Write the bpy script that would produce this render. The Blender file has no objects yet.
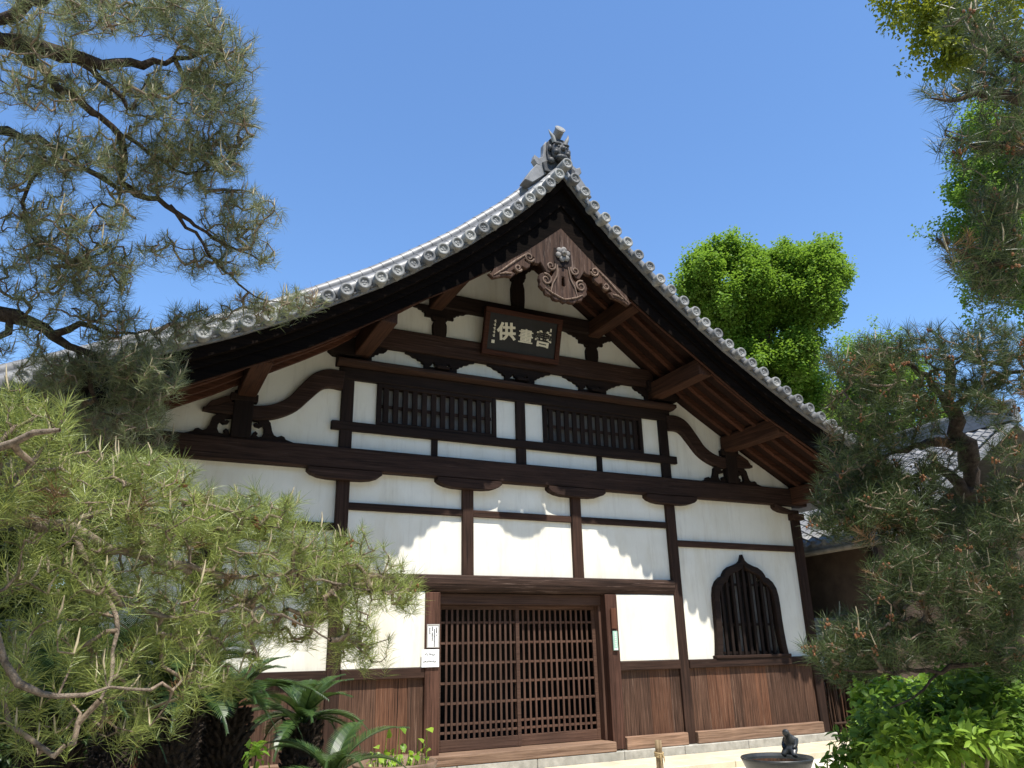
import bpy, math, random
import numpy as np
from mathutils import Matrix, Vector
rng = np.random.default_rng(7)
random.seed(7)
R = math.radians
scene = bpy.context.scene
COL = scene.collection

# ------------------------------------------------------------------ camera
FPX = 761.09
YAW, PITCH, ROLL = 0.45904, 0.33798, -0.022073
CAM = np.array([-5.5822, -10.9793, 1.60])
_f = np.array([math.sin(YAW)*math.cos(PITCH), math.cos(YAW)*math.cos(PITCH), math.sin(PITCH)])
_r0 = np.array([math.cos(YAW), -math.sin(YAW), 0.0]); _u0 = np.cross(_r0, _f)
_r = math.cos(ROLL)*_r0 + math.sin(ROLL)*_u0
_u = -math.sin(ROLL)*_r0 + math.cos(ROLL)*_u0
cd = bpy.data.cameras.new('camera'); cam = bpy.data.objects.new('camera', cd); COL.objects.link(cam)
cd.sensor_fit = 'HORIZONTAL'; cd.sensor_width = 36.0; cd.lens = FPX/1024*36.0
cd.clip_start = 0.05; cd.clip_end = 4000
M = Matrix.Identity(4)
for i in range(3):
    M[i][0] = _r[i]; M[i][1] = _u[i]; M[i][2] = -_f[i]; M[i][3] = CAM[i]
cam.matrix_world = M
scene.camera = cam

def PT(px, py, d):            # a point of the place at forward distance d metres
    return CAM + d*(_r*(px-512)/FPX - _u*(py-384)/FPX + _f)

# ------------------------------------------------------------------ sky, sun, exposure
SUN_EL, SUN_AZ = R(64.3), R(180)
w = bpy.data.worlds.new('World'); scene.world = w; w.use_nodes = True
nt = w.node_tree; nt.nodes.clear()
sk = nt.nodes.new('ShaderNodeTexSky'); sk.sky_type = 'NISHITA'; sk.sun_disc = False
sk.sun_elevation = SUN_EL; sk.sun_rotation = SUN_AZ
sk.altitude = 200; sk.air_density = 1.3; sk.dust_density = 0.0; sk.ozone_density = 10.0
bg = nt.nodes.new('ShaderNodeBackground'); bg.inputs['Strength'].default_value = 0.137
wo = nt.nodes.new('ShaderNodeOutputWorld')
nt.links.new(sk.outputs[0], bg.inputs[0]); nt.links.new(bg.outputs[0], wo.inputs[0])
sd = bpy.data.lights.new('sun', 'SUN'); sd.energy = 5.0; sd.angle = R(0.53); sd.color = (1.0, 0.95, 0.865)
sun = bpy.data.objects.new('sun', sd); COL.objects.link(sun)
sun.rotation_euler = Vector((0, math.cos(SUN_EL), -math.sin(SUN_EL))).to_track_quat('-Z', 'Y').to_euler()
sun.location = (0, -20, 40)
scene.view_settings.view_transform = 'Standard'; scene.view_settings.look = 'None'
scene.view_settings.exposure = 0.75; scene.view_settings.gamma = 1.0
scene.view_settings.use_curve_mapping = False

# ------------------------------------------------------------------ helpers
def tag(o, label=None, cat=None, group=None, kind=None):
    if label: o['label'] = label
    if cat: o['category'] = cat
    if group: o['group'] = group
    if kind: o['kind'] = kind
    return o

def empty(name, loc=(0, 0, 0)):
    o = bpy.data.objects.new(name, None); COL.objects.link(o)
    o.location = Vector([float(v) for v in loc]); o.empty_display_size = 0.3
    return o

class MB:
    """collects geometry in world coordinates; build() links it as one mesh object"""
    def __init__(s): s.v = []; s.f = []; s.sm = []
    def add(s, vs, fs, smooth=False):
        b = len(s.v); s.v += [tuple(map(float, p)) for p in vs]
        for q in fs: s.f.append([b+i for i in q]); s.sm.append(smooth)
        return s
    def box(s, x0, x1, y0, y1, z0, z1):
        return s.add([(x0,y0,z0),(x1,y0,z0),(x1,y1,z0),(x0,y1,z0),(x0,y0,z1),(x1,y0,z1),(x1,y1,z1),(x0,y1,z1)],
                     [(0,3,2,1),(4,5,6,7),(0,1,5,4),(1,2,6,5),(2,3,7,6),(3,0,4,7)])
    def tube(s, path, rad, n=8, caps=True, smooth=True):
        P = [np.array(p, float) for p in path]; k = len(P)
        if np.isscalar(rad): rad = [rad]*k
        vs = []; up = None
        for i in range(k):
            t = P[min(i+1, k-1)] - P[max(i-1, 0)]; t = t/(np.linalg.norm(t)+1e-9)
            if up is None:
                up = np.array([0, 0, 1.0]) if abs(t[2]) < .9 else np.array([1.0, 0, 0])
            a = np.cross(t, up); a /= np.linalg.norm(a)+1e-9; b = np.cross(a, t); up = b
            for j in range(n):
                th = 2*math.pi*j/n
                vs.append(P[i] + rad[i]*(a*math.cos(th) + b*math.sin(th)))
        fs = []
        for i in range(k-1):
            for j in range(n):
                fs.append((i*n+j, i*n+(j+1) % n, (i+1)*n+(j+1) % n, (i+1)*n+j))
        s.add(vs, fs, smooth)
        if caps:
            s.add(vs[:n], [tuple(range(n))[::-1]]); s.add(vs[-n:], [tuple(range(n))])
        return s
    def lathe(s, prof, c, axis='z', n=24, smooth=True):
        vs = []; fs = []
        for (r_, h) in prof:
            for j in range(n):
                th = 2*math.pi*j/n; a, b = r_*math.cos(th), r_*math.sin(th)
                if axis == 'z': vs.append((c[0]+a, c[1]+b, c[2]+h))
                elif axis == 'y': vs.append((c[0]-a, c[1]+h, c[2]+b))
                else: vs.append((c[0]+h, c[1]+a, c[2]+b))
        for i in range(len(prof)-1):
            for j in range(n):
                fs.append((i*n+j, i*n+(j+1) % n, (i+1)*n+(j+1) % n, (i+1)*n+j))
        return s.add(vs, fs, smooth)
    def ball(s, c, r3, nu=10, nv=8, rot=None):
        vs = []; fs = []
        for i in range(nv+1):
            ph = math.pi*i/nv
            for j in range(nu):
                th = 2*math.pi*j/nu
                p = np.array([r3[0]*math.sin(ph)*math.cos(th), r3[1]*math.sin(ph)*math.sin(th), r3[2]*math.cos(ph)])
                if rot is not None: p = rot @ p
                vs.append(np.array(c)+p)
        for i in range(nv):
            for j in range(nu): fs.append((i*nu+j, (i+1)*nu+j, (i+1)*nu+(j+1) % nu, i*nu+(j+1) % nu))
        return s.add(vs, fs, True)
    def strip(s, A, B, smooth=False):     # quad strip between two polylines
        n = len(A)
        return s.add(list(A)+list(B), [(i, i+1, n+i+1, n+i) for i in range(n-1)], smooth)
    def sweep(s, rings, closed=True, caps=True, smooth=False):   # rings: list of equal-length point loops
        n = len(rings[0]); vs = [p for r_ in rings for p in r_]; fs = []
        for i in range(len(rings)-1):
            for j in range(n if closed else n-1):
                fs.append((i*n+j, i*n+(j+1) % n, (i+1)*n+(j+1) % n, (i+1)*n+j))
        s.add(vs, fs, smooth)
        if caps:
            s.add(rings[0], [tuple(range(n))[::-1]]); s.add(rings[-1], [tuple(range(n))])
        return s
    def build(s, name, mat, parent=None, bevel=0.0):
        me = bpy.data.meshes.new(name)
        v = s.v
        off = np.zeros(3)
        if parent is not None: off = np.array(parent.matrix_world.translation) if False else np.array(root_of(parent))
        me.from_pydata([tuple(np.array(p)-off) for p in v], [], s.f)
        me.polygons.foreach_set('use_smooth', s.sm)
        me.materials.append(mat); me.validate()
        import bmesh as _b
        bm = _b.new(); bm.from_mesh(me); _b.ops.recalc_face_normals(bm, faces=bm.faces); bm.to_mesh(me); bm.free()
        o = bpy.data.objects.new(name, me); COL.objects.link(o)
        if parent is not None: o.parent = parent
        if bevel:
            m = o.modifiers.new('bevel', 'BEVEL'); m.width = bevel; m.segments = 1; m.limit_method = 'ANGLE'; m.angle_limit = R(50)
        return o

def root_of(o):
    p = np.zeros(3)
    while o is not None:
        p = p + np.array(o.location); o = o.parent
    return p

def shape2d(outlines, y0, y1, bevel=0.0):
    """filled outline(s) in the X-Z plane with holes, thickness y0..y1 -> (verts, faces)"""
    cu = bpy.data.curves.new('tmp', 'CURVE'); cu.dimensions = '2D'; cu.fill_mode = 'BOTH'
    cu.extrude = max((y1-y0)/2 - bevel, 1e-4); cu.bevel_depth = bevel; cu.bevel_resolution = 0
    for ol in outlines:
        sp = cu.splines.new('POLY'); sp.points.add(len(ol)-1)
        for p, (x, z) in zip(sp.points, ol): p.co = (x, z, 0, 1)
        sp.use_cyclic_u = True
    o = bpy.data.objects.new('tmp', cu)
    COL.objects.link(o)
    dg = bpy.context.evaluated_depsgraph_get()
    me = bpy.data.meshes.new_from_object(o.evaluated_get(dg))
    yc = (y0+y1)/2
    vs = [(v.co.x, yc-v.co.z, v.co.y) for v in me.vertices]; fs = [tuple(p.vertices) for p in me.polygons]
    bpy.data.objects.remove(o); bpy.data.curves.remove(cu); bpy.data.meshes.remove(me)
    return vs, fs

def text2d(txt, size, bold=0.0):
    cu = bpy.data.curves.new('tmp', 'FONT'); cu.body = txt; cu.size = size; cu.offset = bold; cu.extrude = 0.004
    cu.align_x = 'CENTER'; cu.align_y = 'CENTER'
    o = bpy.data.objects.new('tmp', cu); COL.objects.link(o)
    dg = bpy.context.evaluated_depsgraph_get()
    me = bpy.data.meshes.new_from_object(o.evaluated_get(dg))
    vs = [tuple(v.co) for v in me.vertices]; fs = [tuple(p.vertices) for p in me.polygons]
    bpy.data.objects.remove(o); bpy.data.curves.remove(cu); bpy.data.meshes.remove(me)
    return vs, fs

def npmesh(name, V, F, mat, parent=None, smooth=False, mats=None, midx=None):
    """fast mesh from numpy arrays; V in world coordinates, F (n,k)"""
    V = np.asarray(V, np.float32); F = np.asarray(F, np.int32)
    if parent is not None: V = V - root_of(parent).astype(np.float32)
    me = bpy.data.meshes.new(name); n, k = F.shape
    me.vertices.add(len(V)); me.vertices.foreach_set('co', V.ravel())
    me.loops.add(n*k); me.loops.foreach_set('vertex_index', F.ravel())
    me.polygons.add(n); me.polygons.foreach_set('loop_start', np.arange(0, n*k, k, dtype=np.int32))
    me.polygons.foreach_set('loop_total', np.full(n, k, np.int32))
    me.update(calc_edges=True)
    if smooth: me.polygons.foreach_set('use_smooth', np.ones(n, bool))
    for m in (mats or [mat]): me.materials.append(m)
    if midx is not None: me.polygons.foreach_set('material_index', np.asarray(midx, np.int32))
    o = bpy.data.objects.new(name, me); COL.objects.link(o)
    if parent is not None: o.parent = parent
    return o

# ------------------------------------------------------------------ materials
def newmat(name):
    m = bpy.data.materials.new(name); m.use_nodes = True
    n = m.node_tree.nodes; b = n['Principled BSDF']
    return m, m.node_tree, b

def noise(nt_, scale, vec=None, detail=5, rough=.6, dist=0.0):
    t = nt_.nodes.new('ShaderNodeTexNoise'); t.inputs['Scale'].default_value = scale
    t.inputs['Detail'].default_value = detail; t.inputs['Roughness'].default_value = rough; t.inputs['Distortion'].default_value = dist
    if vec is not None: nt_.links.new(vec, t.inputs['Vector'])
    return t.outputs['Fac']

def ramp(nt_, fac, stops):
    r_ = nt_.nodes.new('ShaderNodeValToRGB'); e = r_.color_ramp.elements
    while len(e) < len(stops): e.new(.5)
    for el, (p, c) in zip(e, stops): el.position = p; el.color = (*c, 1)
    nt_.links.new(fac, r_.inputs['Fac']); return r_.outputs['Color']

def coords(nt_, scale=(1, 1, 1)):
    tc = nt_.nodes.new('ShaderNodeTexCoord'); mp = nt_.nodes.new('ShaderNodeMapping')
    mp.inputs['Scale'].default_value = scale
    nt_.links.new(tc.outputs['Object'], mp.inputs['Vector']); return mp.outputs['Vector']

def mixc(nt_, fac, a, b, mode='MIX'):
    m = nt_.nodes.new('ShaderNodeMix'); m.data_type = 'RGBA'; m.blend_type = mode
    for val, sock in ((fac, m.inputs[0]), (a, m.inputs[6]), (b, m.inputs[7])):
        if isinstance(val, (int, float)): sock.default_value = val
        elif isinstance(val, tuple): sock.default_value = (*val, 1)
        else: nt_.links.new(val, sock)
    return m.outputs[2]

def bump(nt_, b, h, strength=.3, dist=.02):
    bn = nt_.nodes.new('ShaderNodeBump'); bn.inputs['Strength'].default_value = strength; bn.inputs['Distance'].default_value = dist
    nt_.links.new(h, bn.inputs['Height']); nt_.links.new(bn.outputs[0], b.inputs['Normal'])

def island(nt_):
    g = nt_.nodes.new('ShaderNodeNewGeometry'); return g.outputs['Random Per Island']

def wood(name, lo, hi, axis, rough=.75, fine=26, var=0.0, pale=None, spec=.14):
    m, t, b = newmat(name)
    sc = {'x': (.9, fine, fine), 'y': (fine, .9, fine), 'z': (fine, fine, .9)}[axis]
    g = noise(t, 1.6, coords(t, sc), 6, .65, .25)
    big = noise(t, 1.1, coords(t), 3)
    c = ramp(t, g, [(.32, lo), (.5, tuple(.5*(a+b_) for a, b_ in zip(lo, hi))), (.7, hi)])
    c = mixc(t, .55, c, ramp(t, big, [(.3, (.55, .55, .55)), (.7, (1.25, 1.2, 1.15))]), 'MULTIPLY')
    if var:
        c = mixc(t, var, c, ramp(t, island(t), [(0, (.5, .5, .52)), (.6, (1, 1, 1)), (1, (1.7, 1.35, 1.1))]), 'MULTIPLY')
    if pale:
        sp = noise(t, 2.3, coords(t, tuple(v*.55 for v in sc)), 7, .75)
        c = mixc(t, ramp(t, sp, [(.56, (0, 0, 0)), (.72, (.75, .75, .75))]), c, pale)
    oi = t.nodes.new('ShaderNodeObjectInfo')
    c = mixc(t, .8, c, ramp(t, oi.outputs['Random'], [(0, (.68, .68, .70)), (.5, (1, 1, 1)), (1, (1.38, 1.30, 1.24))]), 'MULTIPLY')
    ck = noise(t, 1.0, coords(t, {'x': (.5, 46, 46), 'y': (46, .5, 46), 'z': (46, 46, .5)}[axis]), 3, .5, .4)
    c = mixc(t, ramp(t, ck, [(.685, (0, 0, 0)), (.72, (.85, .85, .85))]), c, (.004, .003, .0025))     # drying checks along the grain
    t.links.new(c, b.inputs['Base Color']); b.inputs['Roughness'].default_value = rough
    b.inputs['Specular IOR Level'].default_value = spec
    bump(t, b, g, .35, .012)
    return m

def rough_mat(name, lo, hi, scale=6, rough=.85, bumps=.2, bd=.01, var=0.0, spec=.3, stain=None, objvar=0.0, streak=None):
    m, t, b = newmat(name)
    v = coords(t); g = noise(t, scale, v, 7, .65)
    c = ramp(t, g, [(.3, lo), (.7, hi)])
    if stain:
        s2 = noise(t, .9, coords(t, (1.3, 1.3, .35)), 6, .7)
        c = mixc(t, ramp(t, s2, [(.5, (0, 0, 0)), (.75, (.85, .85, .85))]), c, stain)
    if var:
        c = mixc(t, var, c, ramp(t, island(t), [(0, (.6, .6, .6)), (1, (1.35, 1.33, 1.3))]), 'MULTIPLY')
    if objvar:
        oi = t.nodes.new('ShaderNodeObjectInfo')
        c = mixc(t, objvar, c, ramp(t, oi.outputs['Random'], [(0, (.40, .40, .42)), (.4, (.9, .9, .9)), (1, (1.4, 1.38, 1.3))]), 'MULTIPLY')
    if streak:
        s3 = noise(t, 1.7, coords(t, (5.5, 5.5, .5)), 8, .72)
        c = mixc(t, ramp(t, s3, [(.52, (0, 0, 0)), (.78, (.7, .7, .7))]), c, streak)
    t.links.new(c, b.inputs['Base Color']); b.inputs['Roughness'].default_value = rough
    b.inputs['Specular IOR Level'].default_value = spec
    if bumps: bump(t, b, noise(t, scale*5, v, 5, .6), bumps, bd)
    return m

def leafmat(name, lo, hi, rough=.45, trans=.35, tcol=None, spec=.4, noise_scale=.8):
    m, t, b = newmat(name)
    c = ramp(t, island(t), [(0, lo), (.5, tuple((a+b_)/2 for a, b_ in zip(lo, hi))), (1, hi)])
    big = noise(t, noise_scale, coords(t), 3)
    c = mixc(t, .5, c, ramp(t, big, [(.35, (.65, .7, .7)), (.65, (1.3, 1.25, 1.05))]), 'MULTIPLY')
    t.links.new(c, b.inputs['Base Color']); b.inputs['Roughness'].default_value = rough
    b.inputs['Specular IOR Level'].default_value = spec
    if trans:
        tr = t.nodes.new('ShaderNodeBsdfTranslucent'); mx = t.nodes.new('ShaderNodeMixShader'); mx.inputs[0].default_value = trans
        c2 = mixc(t, .6, c, tcol or hi)
        t.links.new(c2, tr.inputs['Color'])
        t.links.new(b.outputs[0], mx.inputs[1]); t.links.new(tr.outputs[0], mx.inputs[2])
        t.links.new(mx.outputs[0], t.nodes['Material Output'].inputs['Surface'])
    return m

DK_LO, DK_HI = (.015, .0085, .006), (.056, .031, .022)
WX = wood('weathered_wood_x', DK_LO, DK_HI, 'x', pale=(.10, .066, .05))
WY = wood('weathered_wood_y', (.020, .010, .006), (.075, .035, .021), 'y')
WZ = wood('weathered_wood_z', DK_LO, DK_HI, 'z')
DARKX = wood('dark_timber_x', (.008, .005, .004), (.026, .016, .012), 'x')
BARGE = wood('blackened_bargeboard', (.002, .0016, .0013), (.009, .006, .0045), 'x', rough=.95, spec=.05)
DARKZ = wood('dark_timber_z', (.008, .005, .004), (.026, .016, .012), 'z')
DOORW = wood('door_lattice_wood', (.04, .022, .016), (.105, .062, .046), 'z', fine=30)
DOORX = wood('door_rail_wood', (.05, .027, .019), (.12, .07, .05), 'x', fine=30)
POSTW = wood('brown_post_wood', (.035, .017, .011), (.12, .06, .042), 'z', fine=22)
BOARD = wood('wainscot_board', (.022, .012, .008), (.125, .070, .047), 'z', fine=42, var=.55, pale=(.28, .19, .14))
LINT = wood('worn_lintel', (.015, .0085, .006), (.075, .045, .033), 'x', pale=(.30, .215, .175))
SILLW = wood('sunbleached_sill', (.10, .06, .04), (.30, .20, .14), 'x', fine=24)
CARVE = wood('carved_bleached_wood', (.022, .012, .008), (.13, .075, .05), 'z', fine=14, pale=(.34, .245, .19))
CARVEL = wood('pale_carved_rim', (.09, .06, .042), (.30, .21, .155), 'z', fine=18, pale=(.48, .38, .31))  # rims coloured paler as painted highlights, so the scrolls read as carved
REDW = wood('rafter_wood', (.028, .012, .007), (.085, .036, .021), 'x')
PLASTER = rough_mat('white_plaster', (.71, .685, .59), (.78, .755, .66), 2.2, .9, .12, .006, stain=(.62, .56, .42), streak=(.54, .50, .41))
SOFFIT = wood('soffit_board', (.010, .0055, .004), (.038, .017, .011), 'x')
TILE = rough_mat('roof_tile_grey', (.115, .114, .112), (.25, .247, .243), 5, .46, .12, .004, var=.4, spec=.4)
PANT = rough_mat('gap_shade_pan_tile', (.045, .045, .044), (.12, .12, .116), 9, .6, .2, .004, var=.4)  # pan tiles coloured dark to stand in for shadow between the caps
TILECAP = rough_mat('tile_end_grey', (.13, .13, .126), (.26, .26, .248), 14, .65, .25, .004, var=.3, objvar=.7)
OGRE = rough_mat('dark_ogre_tile', (.018, .018, .018), (.075, .074, .073), 12, .55, .3, .006)
STONE = rough_mat('plinth_stone', (.22, .21, .18), (.42, .40, .35), 7, .85, .3, .008, stain=(.25, .24, .2))
APRON = rough_mat('apron_stone', (.46, .39, .27), (.60, .52, .38), 3, .85, .2, .006, stain=(.36, .32, .25))
BLACKB = rough_mat('interior_dark', (.008, .007, .006), (.014, .012, .010), 3, .9, 0)  # near-black colour stands in for the unlit rooms behind door and bell window
GREYP = rough_mat('grey_screen_panel', (.16, .155, .145), (.23, .225, .21), 6, .7, .1)
# ------------------------------------------------------------------ ground
def sheet(name, x0, x1, y0, y1, z, mat, n=1):
    m = MB(); m.add([(x0,y0,z),(x1,y0,z),(x1,y1,z),(x0,y1,z)], [(0,1,2,3)])
    return tag(m.build(name, mat), kind='structure')
def gravel_mat():
    m, t, b = newmat('pale_gravel')
    v = coords(t); vo = t.nodes.new('ShaderNodeTexVoronoi'); vo.inputs['Scale'].default_value = 55
    t.links.new(v, vo.inputs['Vector'])
    c = mixc(t, .5, ramp(t, vo.outputs['Color'], [(0, (.52, .47, .37)), (1, (.84, .77, .63))]), ramp(t, noise(t, 1.2, v, 4), [(.3, (.60, .54, .43)), (.7, (.80, .73, .59))]))
    t.links.new(c, b.inputs['Base Color']); b.inputs['Roughness'].default_value = .9
    bump(t, b, vo.outputs['Distance'], .6, .02); return m
GRAVEL = gravel_mat()
MOSS = rough_mat('pale_court_earth', (.27, .235, .17), (.42, .37, .28), 3, .95, .4, .03)
sheet('ground', -400, 400, -400, 400, -.105, MOSS)
m = MB(); bed = [(-9, -.9), (12, -.9), (12, -3.0), (5.0, -7.0), (3.5, -13.0), (3, -18), (-8, -18), (-6.2, -11), (-4.0, -6.8), (-3.0, -4.6), (-3.0, -2.9), (-9, -2.9)]
m.add([(x, y, -.10) for x, y in bed], [tuple(range(len(bed)))[::-1]]); tag(m.build('gravel_path', GRAVEL), kind='structure')
SOIL = rough_mat('garden_soil', (.035, .028, .02), (.09, .07, .05), 8, .95, .6, .03)
m = MB(); xx = -9.0
while xx < 6.3:
    L = min(rng.uniform(1.1, 1.9), 6.35-xx)
    m.box(xx+.004, xx+L-.004, -.60, -.125, -.2, rng.uniform(-.004, .003)); m.box(xx+.004, xx+L-.004, -1.10+rng.uniform(-.006, .006), -.608, -.2, rng.uniform(-.006, .001)); xx += L
tag(m.build('stone_apron', APRON, None, .010), kind='structure')
m = MB(); bed = [(-9.5,-1.35),(-3.2,-1.35),(-3.15,-3.0),(-3.9,-5.2),(-4.6,-7.0),(-5.0,-8.8),(-9.5,-9)]
m.add([(x, y, -.096) for x, y in bed], [tuple(range(len(bed)))[::-1]]); tag(m.build('planting_soil', SOIL), kind='structure')
m = MB(); bed = [(4.6,-1.7),(12,-1.2),(12,-6),(3.0,-7.5),(1.2,-7.2),(2.2,-4.4)]
m.add([(x, y, -.092) for x, y in bed], [tuple(range(len(bed)))[::-1]]); tag(m.build('shrub_bed_soil', SOIL), kind='structure')

# ------------------------------------------------------------------ temple hall
hall = empty('temple_hall')
tag(hall, 'old white plaster and dark timber temple hall with tiled gable roof', 'temple')
_xs = np.array([0, .164, .338, .529, .71, .91, 1.31, 1.71, 2.14, 2.58, 3.01, 3.47, 3.9, 4.37, 4.83, 5.28, 5.53, 6.51, 7.03, 7.6, 8.2])
_zc = np.array([9.08, 8.895, 8.69, 8.48, 8.29, 8.10, 7.75, 7.40, 7.075, 6.755, 6.46, 6.18, 5.925, 5.66, 5.42, 5.22, 5.11, 4.64, 4.40, 4.14, 3.88])
def zc(x): return float(np.interp(abs(x), _xs, _zc))
_bx = np.array([0, .5, 1.1, 1.8, 2.5, 3.2, 3.9, 4.68, 5.28, 6.0, 7.3]); _bz = .065+np.array([8.03, 7.59, 7.13, 6.64, 6.20, 5.74, 5.31, 4.92, 4.62, 4.28, 3.72])
def zb(x): return float(np.interp(abs(x), _bx, _bz))          # lower edge of the bargeboard
def zs(x):                                                      # soffit boards
    return float(np.interp(abs(x), [0, 1.5, 2.78, 3.2, 3.7, 4.5, 4.9, 5.4, 5.95, 7.3], [8.47, 7.40, 6.46, 6.13, 5.82, 5.36, 5.12, 4.86, 4.56, 3.95]))
XE = 8.0
XEND = {-1: 7.95, 1: 7.0}
YB = 12.0

def arc_pts(f, step):          # x values equally spaced along the curve z=f(x)
    xs = np.linspace(0, XE, 800); zz = np.array([f(x) for x in xs])
    s = np.concatenate([[0], np.cumsum(np.hypot(np.diff(xs), np.diff(zz)))])
    return np.interp(np.arange(step/2+.09, s[-1], step), s, xs)

# plaster gable wall, one slab with the door and window openings left out
def kato(sc=1.0, dz=0.0, base=1.405):
    cx = 4.475
    half = [(0, 3.165), (.035, 3.08), (.10, 3.03), (.22, 2.985), (.33, 2.955), (.42, 2.90), (.475, 2.83), (.49, 2.79), (.56, 2.77), (.65, 2.70), (.715, 2.60),
            (.745, 2.47), (.755, 2.30), (.757, 2.08), (.765, 1.85), (.785, 1.62), (.815, base)]
    return [(cx+x, z) for x, z in half] + [(cx-x, z) for x, z in half[:0:-1]]
def inset(pts, d):
    c = np.array(pts); n = len(c); out = []
    for i in range(n):
        a, b, e = c[i-1], c[i], c[(i+1) % n]
        t1 = (b-a)/np.linalg.norm(b-a); t2 = (e-b)/np.linalg.norm(e-b)
        n1 = np.array([t1[1], -t1[0]]); n2 = np.array([t2[1], -t2[0]]); q = n1+n2; q /= max(np.dot(q, q)/2, .35)**.5*2**.5
        out.append(tuple(b + q*d*1.0))
    return out
KO = kato()
KI = [(4.475+(x-4.475)*.865, 1.45+(z-1.405)*.91) for x, z in KO]
out = [(-5.95, .1), (5.95, .1)] + [(x, zs(x)+.12) for x in np.linspace(5.95, -5.95, 41)]
rect = lambda a, b, c, d: [(a, c), (b, c), (b, d), (a, d)]
vs, fs = shape2d([out, rect(-1.52, 1.52, .12, 2.60), rect(-2.42, -.53, 5.0, 5.55), rect(.51, 2.42, 5.0, 5.55),
                  [(4.475+(x-4.475)*.93, z-.03 if z > 1.5 else 1.44) for x, z in KO]], .055, .20)
MB().add(vs, fs).build('plaster_wall', PLASTER, hall)
m = MB()
for sx in (-1, 1): m.box(sx*5.95-.07, sx*5.95+.07, .21, YB, 0, 4.6)
m.box(-5.85, 5.85, YB-.2, YB, 0, 6)
m.build('side_wall', PLASTER, hall)

def bx(name, x0, x1, y0, y1, z0, z1, mat, bev=.008, parent=hall):
    return MB().box(x0, x1, y0, y1, z0, z1).build(name, mat, parent, bev)

# stone plinth
m = MB(); xx = -6.2
while xx < 6.1:
    L = min(rng.uniform(.9, 1.6), 6.12-xx); m.box(xx+.003, xx+L-.003, -.12, .2, -.1, .122); xx += L
m.build('stone_plinth', STONE, hall, .01)
# posts
for x in (-2.952, 2.952): bx('post', x-.095, x+.095, -.012, .16, .123, 4.10, WZ)
for x in (-2.955, 2.955): bx('post', x-.093, x+.093, -.008, .16, 4.50, 5.62, DARKZ)
for x in (-5.965, 5.965): bx('post', x-.10, x+.10, -.014, .186, .123, 4.10, WZ)
for x in (-.97, .995): bx('post', x-.093, x+.093, -.006, .14, 2.70, 4.06, WZ)
bx('post', -.087, .083, -.006, .14, 4.50, 5.62, DARKZ)
for x in (-1.54, 1.553): bx('door_post', x-.112, x+.112, -.036, .3, .14, 2.452, POSTW)
for x in (-1.53, 1.535): bx('strut', x-.05, x+.05, .012, .1, 4.50, 4.795, DARKZ)
# main beam and its boat brackets
bx('main_beam', -6.25, 6.25, -.085, .15, 4.172, 4.506, WX, .02)
for x in (-5.95, -2.95, -.97, .99, 2.95, 5.95):
    h = .545; pts = [(x-h, 4.168), (x-h, 4.125), (x-h+.05, 4.085), (x-h+.15, 4.05), (x-h+.28, 4.032), (x, 4.026), (x+h-.28, 4.032), (x+h-.15, 4.05), (x+h-.05, 4.085), (x+h, 4.125), (x+h, 4.168)]
    pts = [p for p in pts if abs(p[0]) < 6.21] if abs(x) > 5 else pts
    vs, fs = shape2d([pts[::-1]], -.10, .10, .006); MB().add(vs, fs).build('boat_bracket', WX, hall)
for x in (-5.965, 5.965): bx('post_block', x-.14, x+.14, -.10, .19, 3.90, 4.02, WX)
# rails
for a, b in ((-2.855, -1.065), (-.875, .9), (1.09, 2.855)): bx('rail', a, b, .008, .1, 3.605, 3.712, WX)
for a, b in ((-5.86, -3.05), (3.05, 5.86)): bx('rail', a, b, .008, .1, 3.295, 3.404, WX)
for a, b in ((-5.86, -3.05), (-2.855, -1.655), (1.668, 2.855), (3.05, 5.86)): bx('wainscot_rail', a, b, -.03, .12, 1.273, 1.410, WX)
for a, b in ((-5.86, -3.05), (-2.855, -1.655), (1.668, 2.855), (3.05, 5.86)):
    m = MB(); x = a
    while x < b-.01:
        wd = min(rng.uniform(.16, .34), b-x)
        if b-x-wd < .08: wd = b-x
        m.box(x+.0015, x+wd-.0015, .03+rng.uniform(0, .006), .054, .29, 1.28); x += wd
    m.build('wainscot_boards', BOARD, hall)
    m = MB(); m.box(a, b, -.075, .06, .123, .306); m.build('base_board', SILLW, hall, .01)
# lintel: a half round log over the door bay
rings = []
for x in np.linspace(-2.857, 2.857, 25):
    prof = [(.07, 2.709), (-.02, 2.709), (-.052, 2.69), (-.062, 2.64), (-.058, 2.575), (-.04, 2.52), (-.01, 2.47), (.03, 2.455), (.07, 2.455)]
    j = rng.uniform(-.004, .004)
    rings.append([(x, y+j, z) for y, z in prof])
MB().sweep(rings).build('lintel', LINT, hall, 0)
bx('door_head', -1.428, 1.441, .10, .33, 2.285, 2.45, DOORX)
for a, b in ((-2.855, -1.655), (1.668, 2.855)): bx('side_panel', a, b, -.004, .06, 1.411, 2.46, PLASTER)
bx('door_sill', -1.65, 1.44, -.125, .34, .123, .262, SILLW, .012)
bx('door_jamb', -1.428, -1.385, .12, .31, .263, 2.284, DOORW); bx('door_jamb', 1.400, 1.441, .12, .31, .263, 2.284, DOORW)
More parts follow.
